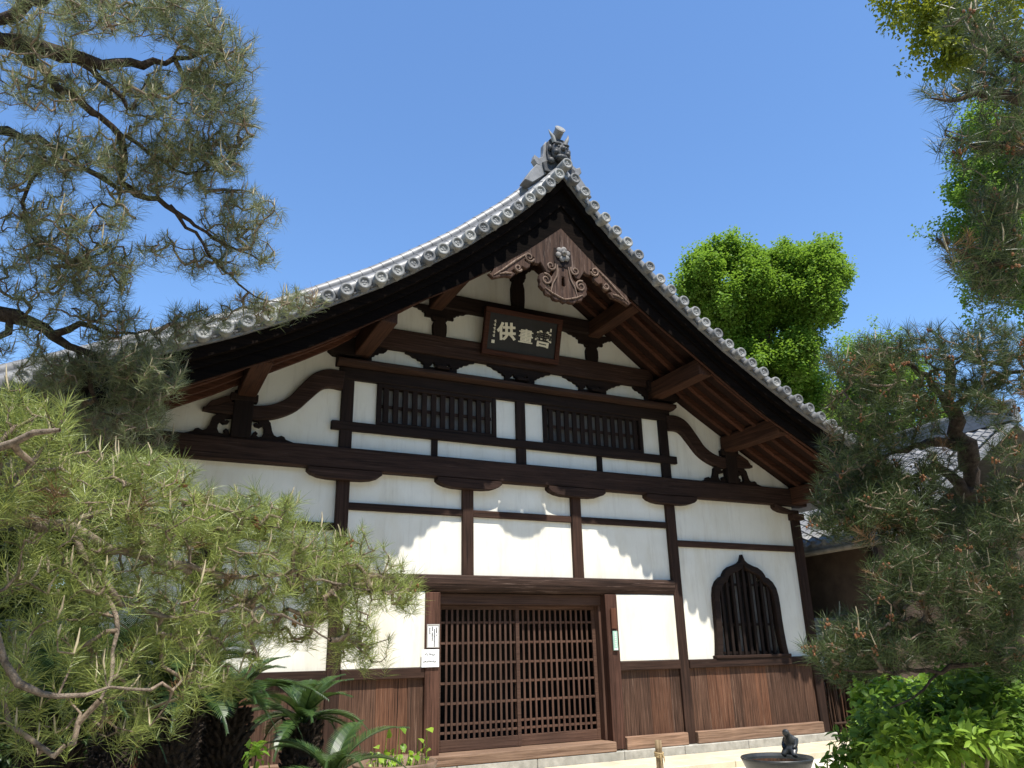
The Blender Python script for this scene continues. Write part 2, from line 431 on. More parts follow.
# doors: two lattice leaves
def door_leaf(x0, x1, y, nb):
    fr = MB(); st = .062
    fr.box(x0, x0+st, y, y+.04, .268, 2.282); fr.box(x1-st, x1, y, y+.04, .268, 2.282)
    fr.box(x0+st, x1-st, y+.001, y+.039, .268, .42); fr.box(x0+st, x1-st, y+.001, y+.039, 2.22, 2.282)
    d = fr.build('door', DOORX, hall, .004)
    m = MB(); a, b = x0+st, x1-st
    for k in range(1, nb+1):
        x = a+(b-a)*k/(nb+1); m.box(x-.0175, x+.0175, y+.004, y+.022, .42, 2.22)
    m.build('lattice_bars', DOORW, d, .003)
    m = MB()
    for z in (2.03, 1.735, 1.45, 1.175, .90, .62, .51): m.box(a, b, y+.017, y+.036, z-.017, z+.017)
    m.build('lattice_rails', DOORX, d, .003)
door_leaf(-1.384, -.02, .205, 13); door_leaf(-.085, 1.399, .252, 13)
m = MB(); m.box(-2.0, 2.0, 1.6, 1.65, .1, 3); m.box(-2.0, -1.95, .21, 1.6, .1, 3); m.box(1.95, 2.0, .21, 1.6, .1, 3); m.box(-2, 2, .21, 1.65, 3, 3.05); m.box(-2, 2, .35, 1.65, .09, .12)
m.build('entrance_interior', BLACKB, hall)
# upper lattice windows
bx('window_rail', -3.18, 3.2, -.02, .12, 4.792, 4.928, DARKX)
for a, b in ((-2.492, -.457), (.437, 2.485)):
    fr = MB(); fr.box(a, a+.07, .0, .13, 4.93, 5.606); fr.box(b-.07, b, .0, .13, 4.93, 5.606)
    fr.box(a+.07, b-.07, .001, .13, 4.93, 4.985); fr.box(a+.07, b-.07, .001, .13, 5.545, 5.606)
    win = fr.build('window', DARKX, hall, .006)
    m = MB(); n = 12
    for k in range(n):
        x = a+.07+(b-a-.14)*(k+.5)/n; m.box(x-.044, x+.044, .02, .055, 4.985, 5.545)
    m.build('window_bars', DARKZ, win, .006)
    MB().box(a+.07, b-.07, .056, .075, 5.225, 5.275).build('cross_rail', WX, win)
    MB().box(a+.02, b-.02, .131, .15, 4.95, 5.60).build('window_panel', GREYP, win)
# upper beam with projecting ledge
bx('upper_beam', -3.10, 3.12, -.02, .14, 5.606, 5.80, DARKX, .01)
rings = [[(x, .14, 5.802), (x, -.06, 5.802), (x, -.17, 5.83), (x, -.17, 5.885), (x, -.02, 5.955), (x, .14, 5.955)] for x in (-3.16, 3.18)]
MB().sweep(rings).build('ledge_beam', WX, hall, .006)
# bracket wings (frog shaped) between ledge and tie beam
def wing(x, zb_, zt, wb, wt, holes=True, y0=.0, y1=.10, name='carved_bracket', mat=DARKX):
    h = zt-zb_
    R_ = [(wb/2, 0), (wb/2, .34*h), (wb/2+.045, .40*h), (wb/2+.05, .52*h), (wb/2+.11, .56*h), (wb/2+.13, .68*h), (wb/2+.20, .72*h), (wb/2+.24, .86*h), (wt/2, .92*h), (wt/2, h)]
    pts = [(x+a, zb_+b) for a, b in R_] + [(x-a, zb_+b) for a, b in R_[::-1]]
    ol = [pts]
    if holes:
        for s in (-1, 1):
            c = x+s*.13; ol.append([(c+.065, zb_+.045), (c+.065, zb_+.08), (c+.03, zb_+.085), (c+.02, zb_+.13), (c-.02, zb_+.13), (c-.03, zb_+.085), (c-.065, zb_+.08), (c-.065, zb_+.045)])
    vs, fs = shape2d(ol, y0, y1, .005); return MB().add(vs, fs).build(name, mat, hall)
for x in (-1.45, 0.0, 1.47):
    wing(x, 5.957, 6.205, .56, 1.20)
    bx('bracket_block', x-.11, x+.11, -.14, -.02, 5.945, 6.0, DARKX)
for sx in (-1, 1): wing(sx*2.86, 5.957, 6.205, .5, 1.0, False)
bx('tie_beam', -2.78, 2.80, -.05, .14, 6.206, 6.56, WX, .02)
def vase(x, z0, z1, wd, y0=-.03, y1=.13):
    h = z1-z0; pr = [(.44, 0), (.5, .25), (.5, .6), (.36, .84), (.52, .86), (.6, 1)]
    pts = [(x+a*wd, z0+b*h) for a, b in pr]+[(x-a*wd, z0+b*h) for a, b in pr[::-1]]
    vs, fs = shape2d([pts], y0, y1, .006); MB().add(vs, fs).build('bottle_strut', DARKZ, hall)
for x in (-1.48, 1.49):
    vase(x, 6.562, 6.90, .23)
    wing(x, 6.902, 7.10, .50, 1.10, False)
bx('cross_beam', -1.62, 1.63, -.05, .14, 7.08, 7.36, DARKX, .02)
vase(0, 7.362, 7.98, .24); wing(0, 7.98, 8.30, .34, .78, False)
# stepped bracket ends at the upper posts
for sx in (-1, 1):
    pts = [(sx*2.80, 5.96), (sx*3.22, 5.96), (sx*3.30, 6.02), (sx*3.22, 6.12), (sx*3.10, 6.22), (sx*2.62, 6.30), (sx*2.62, 6.16)]
    vs, fs = shape2d([pts], -.13, .05, .006); MB().add(vs, fs).build('bracket_arm', DARKX, hall)
# shrimp beams and big frog legs
def ribbon(pts, w0):
    P = np.array(pts, float); n = 40
    t = np.linspace(0, 1, len(P)); tt = np.linspace(0, 1, n)
    def cr(a):       # catmull rom
        out = []
        for u in tt:
            s = u*(len(P)-1); i = min(int(s), len(P)-2); v = s-i
            p0, p1, p2, p3 = a[max(i-1, 0)], a[i], a[i+1], a[min(i+2, len(P)-1)]
            out.append(.5*(2*p1+(p2-p0)*v+(2*p0-5*p1+4*p2-p3)*v*v+(3*p1-p0-3*p2+p3)*v**3))
        return np.array(out)
    c = np.column_stack([cr(P[:, 0]), cr(P[:, 1])]); wd = cr(P[:, 2])
    d = np.gradient(c, axis=0); d /= np.linalg.norm(d, axis=1)[:, None]; nn = np.column_stack([-d[:, 1], d[:, 0]])
    return [tuple(p) for p in c+nn*wd[:, None]/2] + [tuple(p) for p in (c-nn*wd[:, None]/2)[::-1]]
for sx in (-1, 1):
    mir = lambda L: [(sx*a, b) for a, b in L]
    cl = [(3.05, 5.56, .26), (3.25, 5.57, .26), (3.42, 5.50, .24), (3.60, 5.30, .22), (3.78, 5.09, .20), (4.02, 4.955, .185), (4.30, 4.90, .185), (4.60, 4.93, .17), (4.78, 4.90, .09), (4.97, 4.885, .02)]
    vs, fs = shape2d([mir(ribbon(cl, 0))], -.06, .11, .012); MB().add(vs, fs).build('shrimp_beam', WX, hall)
    bx('strut', sx*4.45-.135, sx*4.45+.135, -.075, .10, 4.51, 5.20, DARKZ)
    bx('strut_block', sx*4.45-.19, sx*4.45+.19, -.08, .10, 5.05, 5.16, DARKZ)
    vs, fs = shape2d([mir([(4.88, 5.0), (4.62, 5.13), (4.62, 4.86), (4.97, 4.87)])], -.05, .08, .008); MB().add(vs, fs).build('carved_nose', WX, hall)
    for s2 in (-1, 1):
        L = [(0.12, 4.86), (.30, 4.86), (.39, 4.78), (.42, 4.66), (.45, 4.60), (.50, 4.575), (.56, 4.60), (.60, 4.585), (.62, 4.55), (.74, 4.512), (.10, 4.512)]
        H = [(.13, 4.80), (.22, 4.79), (.25, 4.76), (.215, 4.74), (.20, 4.755), (.17, 4.745), (.185, 4.715), (.245, 4.70), (.29, 4.735), (.315, 4.69), (.32, 4.62), (.29, 4.56), (.24, 4.55), (.20, 4.58), (.225, 4.605), (.20, 4.63), (.17, 4.61), (.15, 4.56), (.13, 4.555)]
        mm = lambda Q: [(sx*4.45+s2*a, b) for a, b in Q]
        vs, fs = shape2d([mm(L), mm(H)], -.02, .10, .006); MB().add(vs, fs).build('frog_leg_strut', DARKX, hall)

# purlins reaching from the wall to the bargeboard
for sx in (-1, 1):
    for x, z0, z1, wd in ((1.55, 7.04, 7.33, .24), (2.79, 5.97, 6.28, .25), (4.42, 5.12, 5.42, .26), (5.97, 4.20, 4.52, .26)):
        bx('purlin', sx*x-wd/2, sx*x+wd/2, -1.50, .02, z0, z1, WY, .015)
bx('purlin', -.15, .15, -1.50, .02, 8.12, 8.42, WY, .015)
# soffit boards and verge rafters
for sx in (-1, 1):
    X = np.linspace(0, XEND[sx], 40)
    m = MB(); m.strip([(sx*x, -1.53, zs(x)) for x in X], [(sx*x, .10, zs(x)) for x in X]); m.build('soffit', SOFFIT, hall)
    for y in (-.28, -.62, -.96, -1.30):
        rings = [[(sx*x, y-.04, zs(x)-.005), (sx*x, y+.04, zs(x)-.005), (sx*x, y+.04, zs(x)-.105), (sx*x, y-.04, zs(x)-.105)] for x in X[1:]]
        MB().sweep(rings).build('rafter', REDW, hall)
# bargeboards: two stepped boards a side, then the eave board under the tiles
for sx in (-1, 1):
    X = np.linspace(0, XEND[sx], 60)
    def prism(y0, y1, zl, zh, name, mat):
        rings = [[(sx*x, y0, zl(x)), (sx*x, y1, zl(x)), (sx*x, y1, zh(x)), (sx*x, y0, zh(x))] for x in X]
        return MB().sweep(rings).build(name, mat, hall)
    top = lambda x: zc(x)-.22
    mid = lambda x: zb(x)+.52*(top(x)-zb(x))
    prism(-1.615, -1.52, zb, lambda x: mid(x)+.02, 'bargeboard', BARGE)
    prism(-1.585, -1.545, lambda x: zb(x)-.012, lambda x: zb(x)+.02, 'bargeboard_edge', REDW)
    prism(-1.655, -1.53, mid, lambda x: top(x)-.05, 'upper_bargeboard', BARGE)
    prism(-1.74, -1.5, lambda x: top(x)-.05, lambda x: zc(x)-.12, 'eave_board', BARGE)
# roof deck and tile ribs
for sx in (-1, 1):
    X = np.linspace(0, XEND[sx]+.08, 48)
    rings = [[(sx*x, -1.79, zc(x)-.115), (sx*x, YB+1.6, zc(x)-.115), (sx*x, YB+1.6, zc(x)-.045), (sx*x, -1.79, zc(x)-.045)] for x in X]
    MB().sweep(rings, smooth=False).build('roof_deck', TILE, hall)
    m = MB()
    for y in np.arange(-1.05, YB+1.5, .27):
        for k in range(12):
            xa, xb = XEND[sx]*k/12, XEND[sx]*(k+1)/12
            m.tube([(sx*xa, y, zc(xa)-.03), (sx*xb, y, zc(xb)-.03)], [.072, .08], 8, k == 11)
    m.build('tile_ribs', TILE, hall)
# verge: round cap tiles facing out, a round roll along the slope, a descending ridge
cap0 = MB(); cap0.lathe([(.0, .012), (.058, .012), (.062, -.004), (.088, -.006), (.094, .004), (.094, .40)], (0, 0, 0), 'y', 20)
for k in range(3): cap0.ball((.022*math.cos(k*2.1), .011, .022*math.sin(k*2.1)), (.024, .005, .017), 8, 4)
proto = None
xs = list(arc_pts(zc, .272))
pans = MB()
tipm = MB()
for sx in (-1, 1):
    for x in [v for v in xs if v < XEND[sx]]:
        if proto is None:
            proto = cap0.build('round_tile_end', TILECAP, hall); o = proto
        else:
            o = proto.copy(); COL.objects.link(o); o.parent = hall
        o.location = (sx*x+rng.normal()*.006, -1.905+rng.normal()*.008, zc(x)+rng.normal()*.006); o.rotation_euler = (rng.normal()*.03, rng.uniform(0, 6), rng.normal()*.03)
o = proto.copy(); COL.objects.link(o); o.parent = hall; o.location = (0, -1.93, zc(0)+.06)
for sx in (-1, 1):
    pm = MB()
    for i in range(len(xs)-1):
        xa, xb = xs[i], xs[i+1]
        if xb > XEND[sx]: break
        A = np.array([sx*xa, zc(xa)]); B = np.array([sx*xb, zc(xb)])
        t = (B-A)/np.linalg.norm(B-A); nn = np.array([t[1], -t[0]])*(1 if sx < 0 else -1)
        if nn[1] > 0: nn = -nn
        # curved pan between two caps with a small drip edge
        outer = []; inner = []
        for u in np.linspace(.0, 1, 7):
            p = A+(B-A)*u + nn*(.035+.035*math.sin(math.pi*u)); outer.append(p)
            inner.append(p - nn*.022)
        ring = [[(p[0], y, p[1]) for p in outer]+[(p[0], y, p[1]) for p in inner[::-1]] for y in (-1.82, -1.5)]
        pm.sweep(ring)
        for u in (.36, .64):
            p = A+(B-A)*u + nn*(.055)
            q = p+nn*.04+t*(.02 if u > .5 else -.02)
            pm.tube([(p[0], -1.815, p[1]), (q[0], -1.815, q[1])], [.014, .005], 5)
    pm.build('verge_pan_tiles', PANT, hall)
    X = np.concatenate([np.linspace(.05, XEND[sx], 54)])
    m = MB(); 
    for i in range(len(X)-1):
        m.tube([(sx*X[i], -1.68, zc(X[i])+.075), (sx*X[i+1], -1.68, zc(X[i+1])+.075)], [.088, .094], 12, False)
    m.build('verge_roll_tiles', TILE, hall)
    XR = X[X > .45]
    m = MB()
    for k in range(4):
        za, zb2, dy = .0+k*.075, .07+k*.075, .13-.012*k
        rings = [[(sx*x, -1.33-dy, zc(x)+za), (sx*x, -1.33+dy, zc(x)+za), (sx*x, -1.33+dy, zc(x)+zb2), (sx*x, -1.33-dy, zc(x)+zb2)] for x in XR]
        m.sweep(rings)
    m.build('ridge_course_tiles', TILE, hall)
    m = MB()
    for i in range(len(XR)-1):
        m.tube([(sx*XR[i], -1.33, zc(XR[i])+.335), (sx*XR[i+1], -1.33, zc(XR[i+1])+.335)], [.085, .09], 12, i in (0, len(XR)-2))
    m.build('ridge_roll_tiles', TILE, hall)
# main ridge
m = MB(); z0 = zc(0)
for k in range(6): m.box(-.19+.012*k, .19-.012*k, -1.45, YB+1.7, z0-.1+.095*k, z0-.015+.095*k)
m.tube([(0, -1.45, z0+.50), (0, YB+1.7, z0+.50)], .10, 12)
m.build('main_ridge', TILE, hall)
# ogre tile with horns, side scrolls and the jutting cylinder tile
og = MB(); zo = 9.20
slab = [(-.27, zo-.10), (.27, zo-.10), (.30, zo+.05), (.20, zo+.12), (.22, zo+.30), (.20, zo+.48), (.11, zo+.60), (-.11, zo+.60), (-.20, zo+.48), (-.22, zo+.30), (-.20, zo+.12), (-.30, zo+.05)]
vs, fs = shape2d([slab], -1.66, -1.50, .01); og.add(vs, fs)
og.ball((0, -1.70, zo+.30), (.165, .11, .20), 14, 10)
og.ball((0, -1.80, zo+.30), (.05, .06, .05)); og.ball((0, -1.76, zo+.15), (.12, .07, .06), 12, 8)
for s in (-1, 1):
    og.ball((s*.075, -1.78, zo+.40), (.065, .04, .028)); og.ball((s*.07, -1.785, zo+.345), (.03, .025, .026))
    og.ball((s*.11, -1.76, zo+.24), (.05, .05, .05)); og.ball((s*.05, -1.82, zo+.145), (.012, .014, .03)); og.ball((s*.18, -1.68, zo+.36), (.035, .04, .06))
    og.ball((s*.17, -1.69, zo+.10), (.07, .05, .06))
ogre = og.build('ogre_tile', OGRE, hall)
for s in (-1, 1):
    MB().tube([(s*.10, -1.70, zo+.47), (s*.135, -1.72, zo+.56), (s*.17, -1.70, zo+.64), (s*.19, -1.68, zo+.72)], [.042, .034, .02, .004], 8).build('horn', TILECAP, ogre)
for s in (-1, 1):
    m = MB()
    fin = [(s*.21, zo+.50), (s*.25, zo+.44), (s*.26, zo+.28), (s*.28, zo+.18), (s*.36, zo+.13), (s*.43, zo+.17), (s*.45, zo+.09), (s*.40, zo+.02), (s*.30, zo+.0), (s*.22, zo+.06), (s*.19, zo+.22), (s*.18, zo+.44)]
    vs, fs = shape2d([fin if s < 0 else fin[::-1]], -1.62, -1.50, .012); m.add(vs, fs)
    f2 = [(s*.22, zo+.0), (s*.40, zo+.0), (s*.52, zo-.16), (s*.62, zo-.34), (s*.50, zo-.36), (s*.34, zo-.22), (s*.24, zo-.12)]
    vs, fs = shape2d([f2 if s < 0 else f2[::-1]], -1.62, -1.40, .012); m.add(vs, fs)
    m.build('scroll_fin', TILE, ogre)
m = MB(); a = np.array([0, -1.40, zo+.57]); b = np.array([0, -1.74, zo+.74])
m.tube([a, b], [.075, .085], 16); ax = (b-a)/np.linalg.norm(b-a)
m.tube([b, b+ax*.015], [.095, .095], 16); m.build('cylinder_tile', TILE, ogre)
m = MB(); m.tube([b+ax*.010, b+ax*.02], [.068, .068], 16); m.build('tile_face', TILECAP, ogre)

# gable pendant (gegyo) with flower boss
Hh = [(0, 8.22), (.5, 7.78), (.60, 7.52), (.66, 7.45), (.55, 7.47), (.50, 7.44), (.535, 7.40), (.50, 7.355), (.44, 7.36), (.40, 7.40), (.36, 7.34), (.30, 7.24), (.255, 7.235), (.225, 7.27), (.24, 7.32), (.21, 7.35), (.165, 7.33), (.15, 7.26), (.185, 7.18), (.25, 7.14), (.31, 7.16), (.36, 7.20), (.41, 7.17), (.43, 7.09), (.41, 7.03), (.42, 6.98), (.37, 6.93), (.34, 6.92), (.32, 6.86), (.26, 6.84), (.22, 6.85), (.18, 6.79), (.11, 6.785), (.06, 6.80), (0, 6.765)]
body = Hh + [(-a, b) for a, b in Hh[-2:0:-1]]
circ = lambda cx, cz_, r_, n=12: [(cx+r_*math.cos(2*math.pi*k/n), cz_+r_*math.sin(2*math.pi*k/n)) for k in range(n)]
slot = [(-.035, 7.22), (-.045, 7.06), (-.03, 7.03), (.03, 7.03), (.045, 7.06), (.035, 7.22)]
vs, fs = shape2d([body, slot, circ(-.25, 7.02, .045), circ(.25, 7.02, .045)], -1.612, -1.53, .012)
geg = MB().add(vs, fs).build('gable_pendant', CARVE, hall)
for s in (-1, 1):
    W_ = [(.58, 7.70), (1.12, 7.30), (1.25, 7.01), (1.28, 7.0), (1.22, 6.95), (1.10, 7.0), (1.0, 7.03), (.92, 7.03), (.86, 7.09), (.93, 7.12), (.88, 7.17), (.80, 7.13), (.76, 7.17), (.74, 7.26), (.66, 7.23), (.60, 7.27), (.585, 7.33), (.63, 7.36), (.67, 7.33), (.69, 7.37), (.65, 7.42), (.58, 7.42), (.55, 7.47)]
    vs, fs = shape2d([[(s*a, b) for a, b in W_]], -1.607, -1.53, .012); MB().add(vs, fs).build('pendant_wing', CARVE, geg)
def spiral(cx, cz_, r0, turns, s, start, y, w):
    n = 26; P_ = []
    for k in range(n):
        u = k/(n-1); th_ = start+u*turns*2*math.pi; r_ = r0*(1-.72*u); P_.append((cx+s*r_*math.cos(th_), y, cz_+r_*math.sin(th_)))
    return P_, list(np.linspace(w, w*.55, n))
for s in (-1, 1):
    m = MB()
    for (cx, cz_, r0, tn, st, y) in ((s*.315, 7.10, .10, 1.3, 1.2, -1.617), (s*.22, 7.36, .085, 1.2, 2.6, -1.617), (s*.60, 7.43, .085, 1.3, 3.4, -1.612), (s*.80, 7.20, .065, 1.2, 3.4, -1.612)):
        P_, W2 = spiral(cx, cz_, r0, tn, s, st, y, .019); m.tube(P_, W2, 6)
    m.tube([(s*.10, -1.617, 7.40), (s*.12, -1.622, 7.2), (s*.20, -1.622, 7.05), (s*.24, -1.617, 6.9)], [.012, .016, .014, .008], 6)
    m.tube([(s*.34, -1.617, 6.95), (s*.22, -1.622, 6.88), (s*.08, -1.622, 6.83), (0, -1.622, 6.81)], [.01, .014, .014, .012], 6)
    m.tube([(s*.62, -1.612, 7.50), (s*.85, -1.614, 7.31), (s*1.08, -1.614, 7.10), (s*1.22, -1.612, 6.99)], [.012, .02, .016, .01], 6)
    m.tube([(s*.92, -1.612, 7.08), (s*1.02, -1.614, 7.07), (s*1.12, -1.612, 7.03)], [.012, .018, .01], 6)
    m.build('scroll_relief', CARVEL, geg)
m = MB()
for k in range(6):
    th = k*math.pi/3+.3; m.ball((.085*math.cos(th), -1.637, 7.60+.085*math.sin(th)), (.055, .03, .055), 10, 6)
m.ball((0, -1.672, 7.60), (.045, .05, .045)); m.tube([(0, -1.622, 7.60), (0, -1.742, 7.59)], [.03, .022], 8)
m.build('flower_boss', rough_mat('greyed_boss_wood', (.10, .09, .08), (.28, .26, .24), 30, .7, .4), geg)
m = MB(); vs, fs = shape2d([[(-.15, 7.70), (.15, 7.70), (.16, 7.46), (.13, 7.38), (-.13, 7.38), (-.16, 7.46)]], -1.624, -1.613, 0); m.add(vs, fs); m.build('boss_backplate', DARKX, geg)

# bell shaped window
ring_o = KO
vs, fs = shape2d([ring_o, KI], -.04, .08, .012)
kw = MB().add(vs, fs).build('bell_window', DARKX, hall)
import bisect
def kin(x):           # height of the inner opening at x
    pts = sorted(set([(abs(a-4.475), b) for a, b in KI])); pts = [p for p in pts if p[1] > 1.5]
    xs_ = [p[0] for p in pts]; zz = [p[1] for p in pts]
    d = abs(x-4.475)
    return float(np.interp(d, xs_, zz)) if d < .60 else 2.3
m = MB()
for k in range(-4, 5):
    x = 4.475+k*.136; m.box(x-.03, x+.03, .0, .045, 1.46, kin(x)+.02)
m.build('window_bars', DARKZ, kw, .006)
m = MB()
for z, hw in ((2.66, .52), (1.97, .60), (1.50, .62)): m.box(4.475-hw, 4.475+hw, .03, .06, z-.022, z+.022)
m.build('cross_rail', DARKX, kw)
m = MB()
for k in (-3, -1.0, 1.5, 3): m.box(4.475+k*.17-.06, 4.475+k*.17+.06, .10, .115, 1.42, 2.9)
m.build('screen_panels', GREYP, kw)
m = MB(); m.box(3.6, 5.35, .205, .22, 1.3, 3.2); m.build('dark_backing', BLACKB, kw)  # black sheet in place of the unlit room behind
bx('window_sill', 3.62, 5.34, -.05, .09, 1.411, 1.462, WX)

# ------------------------------------------------------------------ things on the hall
# name board: framed calligraphy hung under the gable, leaning out
sign = empty('name_board', (-.045, -.10, 6.34))
tag(sign, 'dark framed wooden name board with white calligraphy hung under the gable', 'sign')
th = R(-17)
def tilt(vs_):
    c, s = math.cos(th), math.sin(th); out = []
    for x, y, z in vs_: out.append((sign.location[0]+x, sign.location[1]+c*y+s*z, sign.location[2]-s*y+c*z))
    return out
def sbox(m_, x0, x1, y0, y1, z0, z1):
    q = MB().box(x0, x1, y0, y1, z0, z1); m_.add(tilt(q.v), q.f)
sw, sh = .735, .80
m = MB(); sbox(m, -sw+.06, sw-.06, -.012, .03, .06, sh-.06); m.build('board', rough_mat('black_lacquer', (.012, .011, .010), (.022, .019, .018), 5, .5, .05), sign)
m = MB()
sbox(m, -sw, sw, -.05, .04, 0, .085); sbox(m, -sw, sw, -.05, .04, sh-.085, sh)
sbox(m, -sw, -sw+.085, -.048, .04, .085, sh-.085); sbox(m, sw-.085, sw, -.048, .04, .085, sh-.085)
m.build('frame', wood('sign_frame_wood', (.022, .009, .006), (.06, .024, .015), 'x'), sign, .006)
LET = rough_mat('chalk_white_lettering', (.6, .56, .44), (.72, .68, .55), 30, .8, 0)
for ch, cx, cz_, sz, ro in (('供', -.31, .41, .31, .12), ('畫', .06, .385, .26, .0), ('善', .40, .385, .30, -.05)):
    vs, fs = text2d(ch, sz, .010 if ch == '供' else (.004 if ch == '畫' else .007)); c, s = math.cos(ro), math.sin(ro)
    vs = [(cx+(c*x-s*y)*1.12, -.018-z, cz_+(s*x+c*y)) for x, y, z in vs]
    MB().add(tilt(vs), fs).build('lettering', LET, sign)
m = MB()        # the small signature column and seal, and the opening seal
for k in range(5):
    z = .58-.062*k; sbox(m, -.545-.015, -.545+.02, -.022, -.012, z-.006, z+.006); sbox(m, -.535-.006, -.535+.006, -.023, -.012, z-.026, z+.02); sbox(m, -.55, -.52, -.022, -.012, z-.024, z-.016)
sbox(m, -.57, -.515, -.022, -.012, .20, .255); sbox(m, .52, .545, -.022, -.012, .55, .61)
m.build('signature_marks', LET, sign)

PAPER = rough_mat('white_paper', (.76, .76, .74), (.82, .82, .80), 8, .8, 0)
INK = rough_mat('black_ink', (.03, .03, .03), (.06, .06, .06), 8, .8, 0)
FRAMEM = rough_mat('pale_metal_frame', (.35, .33, .30), (.5, .48, .44), 8, .4, 0)
def notice(name, label, x0, x1, z0, z1, y, framed=False):
    e = empty(name, ((x0+x1)/2, y, z0)); tag(e, label, 'notice')
    MB().box(x0, x1, y-.008, y, z0, z1).build('sheet', PAPER, e)
    if framed:
        m_ = MB(); b = .014
        m_.box(x0-b, x1+b, y-.016, y, z0-b, z0); m_.box(x0-b, x1+b, y-.016, y, z1, z1+b); m_.box(x0-b, x0, y-.016, y, z0, z1); m_.box(x1, x1+b, y-.016, y, z0, z1)
        m_.build('frame', FRAMEM, e)
    return e
e = notice('framed_notice', 'small framed white paper with columns of vertical writing on left door post', -1.628, -1.468, 1.69, 1.985, -.053, True)
m = MB(); rr = random.Random(3)
for x, z1, n in ((-1.495, 1.95, 6), (-1.527, 1.93, 13), (-1.560, 1.96, 10), (-1.597, 1.95, 5)):
    z = z1
    for k in range(n):
        if rr.random() < .85:
            for q in range(3): m.box(x-.008+rr.uniform(-.003, .002), x+.006+rr.uniform(-.002, .004), -.0635, -.0612, z-q*.006, z-q*.006+.003)
            m.box(x-.002+rr.uniform(-.004, .004), x+.001+rr.uniform(-.004, .004)+.002, -.0637, -.0612, z-.014, z+.004)
        z -= .0195
m.build('writing', INK, e)
e = notice('paper_notice', 'plain white paper notice with two handwritten lines below the framed notice', -1.715, -1.452, 1.415, 1.655, -.053)
m = MB()
for zl, x0, n in ((1.585, -1.655, 6), (1.49, -1.682, 8)):
    x = x0
    for k in range(n):
        for q in range(3):
            a = rr.uniform(-.9, 2.2); L = rr.uniform(.010, .02); cx, cz_ = x+rr.uniform(-.004, .008), zl+rr.uniform(-.012, .012)
            m.tube([(cx-L*math.cos(a)*.7, -.0625, cz_-L*math.sin(a)*.7), (cx+L*math.cos(a)*.7, -.0625, cz_+L*math.sin(a)*.7)], .0022, 4)
        x += .0245
m.build('writing', INK, e)
e = empty('green_plaque', (1.565, -.055, 1.60)); tag(e, 'narrow green plaque with pale vertical characters on right door post', 'plaque')
MB().box(1.525, 1.610, -.072, -.052, 1.585, 1.88).build('board', rough_mat('pale_green_paint', (.28, .46, .36), (.38, .56, .45), 10, .5, 0), e)
m = MB()
for k in range(7):
    z = 1.85-.033*k
    for q in range(2): m.box(1.552, 1.588, -.0745, -.0722, z-q*.011, z-q*.011+.005)
    m.box(1.567, 1.573, -.0747, -.0722, z-.018, z+.008)
m.box(1.54, 1.602, -.0745, -.0722, 1.59, 1.618)
m.build('writing', PAPER, e)
e = empty('wooden_nameplate', (1.555, -.055, 1.92)); tag(e, 'bare dark wooden nameplate above the green plaque on door post', 'nameplate')
MB().box(1.51, 1.61, -.078, -.052, 1.915, 2.235).build('plate', wood('nameplate_wood', (.05, .022, .014), (.11, .05, .03), 'z'), e, .004)
# ------------------------------------------------------------------ buildings and walls beside the hall
wing = empty('side_building', (9, 0, 0)); tag(wing, 'lower grey tiled side building with brown wall half hidden behind the right pine', 'building')
MUD = rough_mat('brown_clay_wall', (.05, .034, .023), (.09, .062, .042), 3, .9, .15)
MB().box(7.35, 16, -.6, 9, -.1, 3.7).build('wall', MUD, wing)
for y in (-.62, 1.3, 3.2): bx('post', 7.22, 7.36, y, y+.14, -.1, 3.5, DARKZ, .006, wing)
bx('eave_beam', 7.2, 7.36, -1.3, 9.2, 3.50, 3.66, WY, .006, wing)
def wz(x): return 3.50+(x-6.75)*.52+.012*(x-6.75)**2
m = MB(); X = np.linspace(6.75, 11.4, 14)
m.sweep([[(x, -1.45, wz(x)-.12), (x, 9.5, wz(x)-.12), (x, 9.5, wz(x)), (x, -1.45, wz(x))] for x in X])
m.sweep([[(22.8-x, 9.5, wz(x)-.12), (22.8-x, -1.45, wz(x)-.12), (22.8-x, -1.45, wz(x)), (22.8-x, 9.5, wz(x))] for x in X])
m.build('roof', TILE, wing)
m = MB(); nr = 26
for j, y in enumerate(np.arange(-1.3, 9.4, .28)):
    for k in range(nr):
        xa = 6.72+(11.3-6.72)*k/nr; xb = xa+(11.3-6.72)/nr+.03
        vs = []
        for (x, lift) in ((xa, .035), (xb, .004)):
            for u in np.linspace(0, 1, 5):
                vs.append((x, y+.28*u, wz(x)+lift+.03*math.cos(2*math.pi*u)))
        vs += [(xa, y+.28*u, wz(xa)+.008+.03*math.cos(2*math.pi*u)) for u in np.linspace(0, 1, 5)]
        m.add(vs, [(i, i+5, i+6, i+1) for i in range(4)]+[(i, i+1, i+11, i+10) for i in range(4)])
m.build('roof_tiles', TILE, wing)
m = MB(); zr = wz(11.4)
for k in range(4): m.box(11.22+.02*k, 11.58-.02*k, -1.5, 9.5, zr-.05+k*.09, zr+.03+k*.09)
m.tube([(11.4, -1.5, zr+.36), (11.4, 9.5, zr+.36)], .1, 10); m.build('ridge', TILE, wing)
GUT = rough_mat('old_copper_gutter', (.16, .14, .11), (.28, .25, .20), 6, .5, .05)
m = MB(); m.tube([(6.74, 1.1, 3.34), (6.66, -1.4, 3.36)], .055, 10); m.build('gutter', GUT, wing)
m = MB(); m.tube([(6.74, .92, 3.32), (6.80, .92, 3.1), (6.80, .92, 1.2)], .04, 10); m.build('downpipe', GUT, wing)
m = MB()
for y in np.arange(-1.3, 3, .28): m.lathe([(.0, -.01), (.055, -.01), (.07, 0), (.07, .3)], (6.74, y, wz(6.74)+.03), 'x', 12)
m.build('eave_tile_ends', TILECAP, wing)
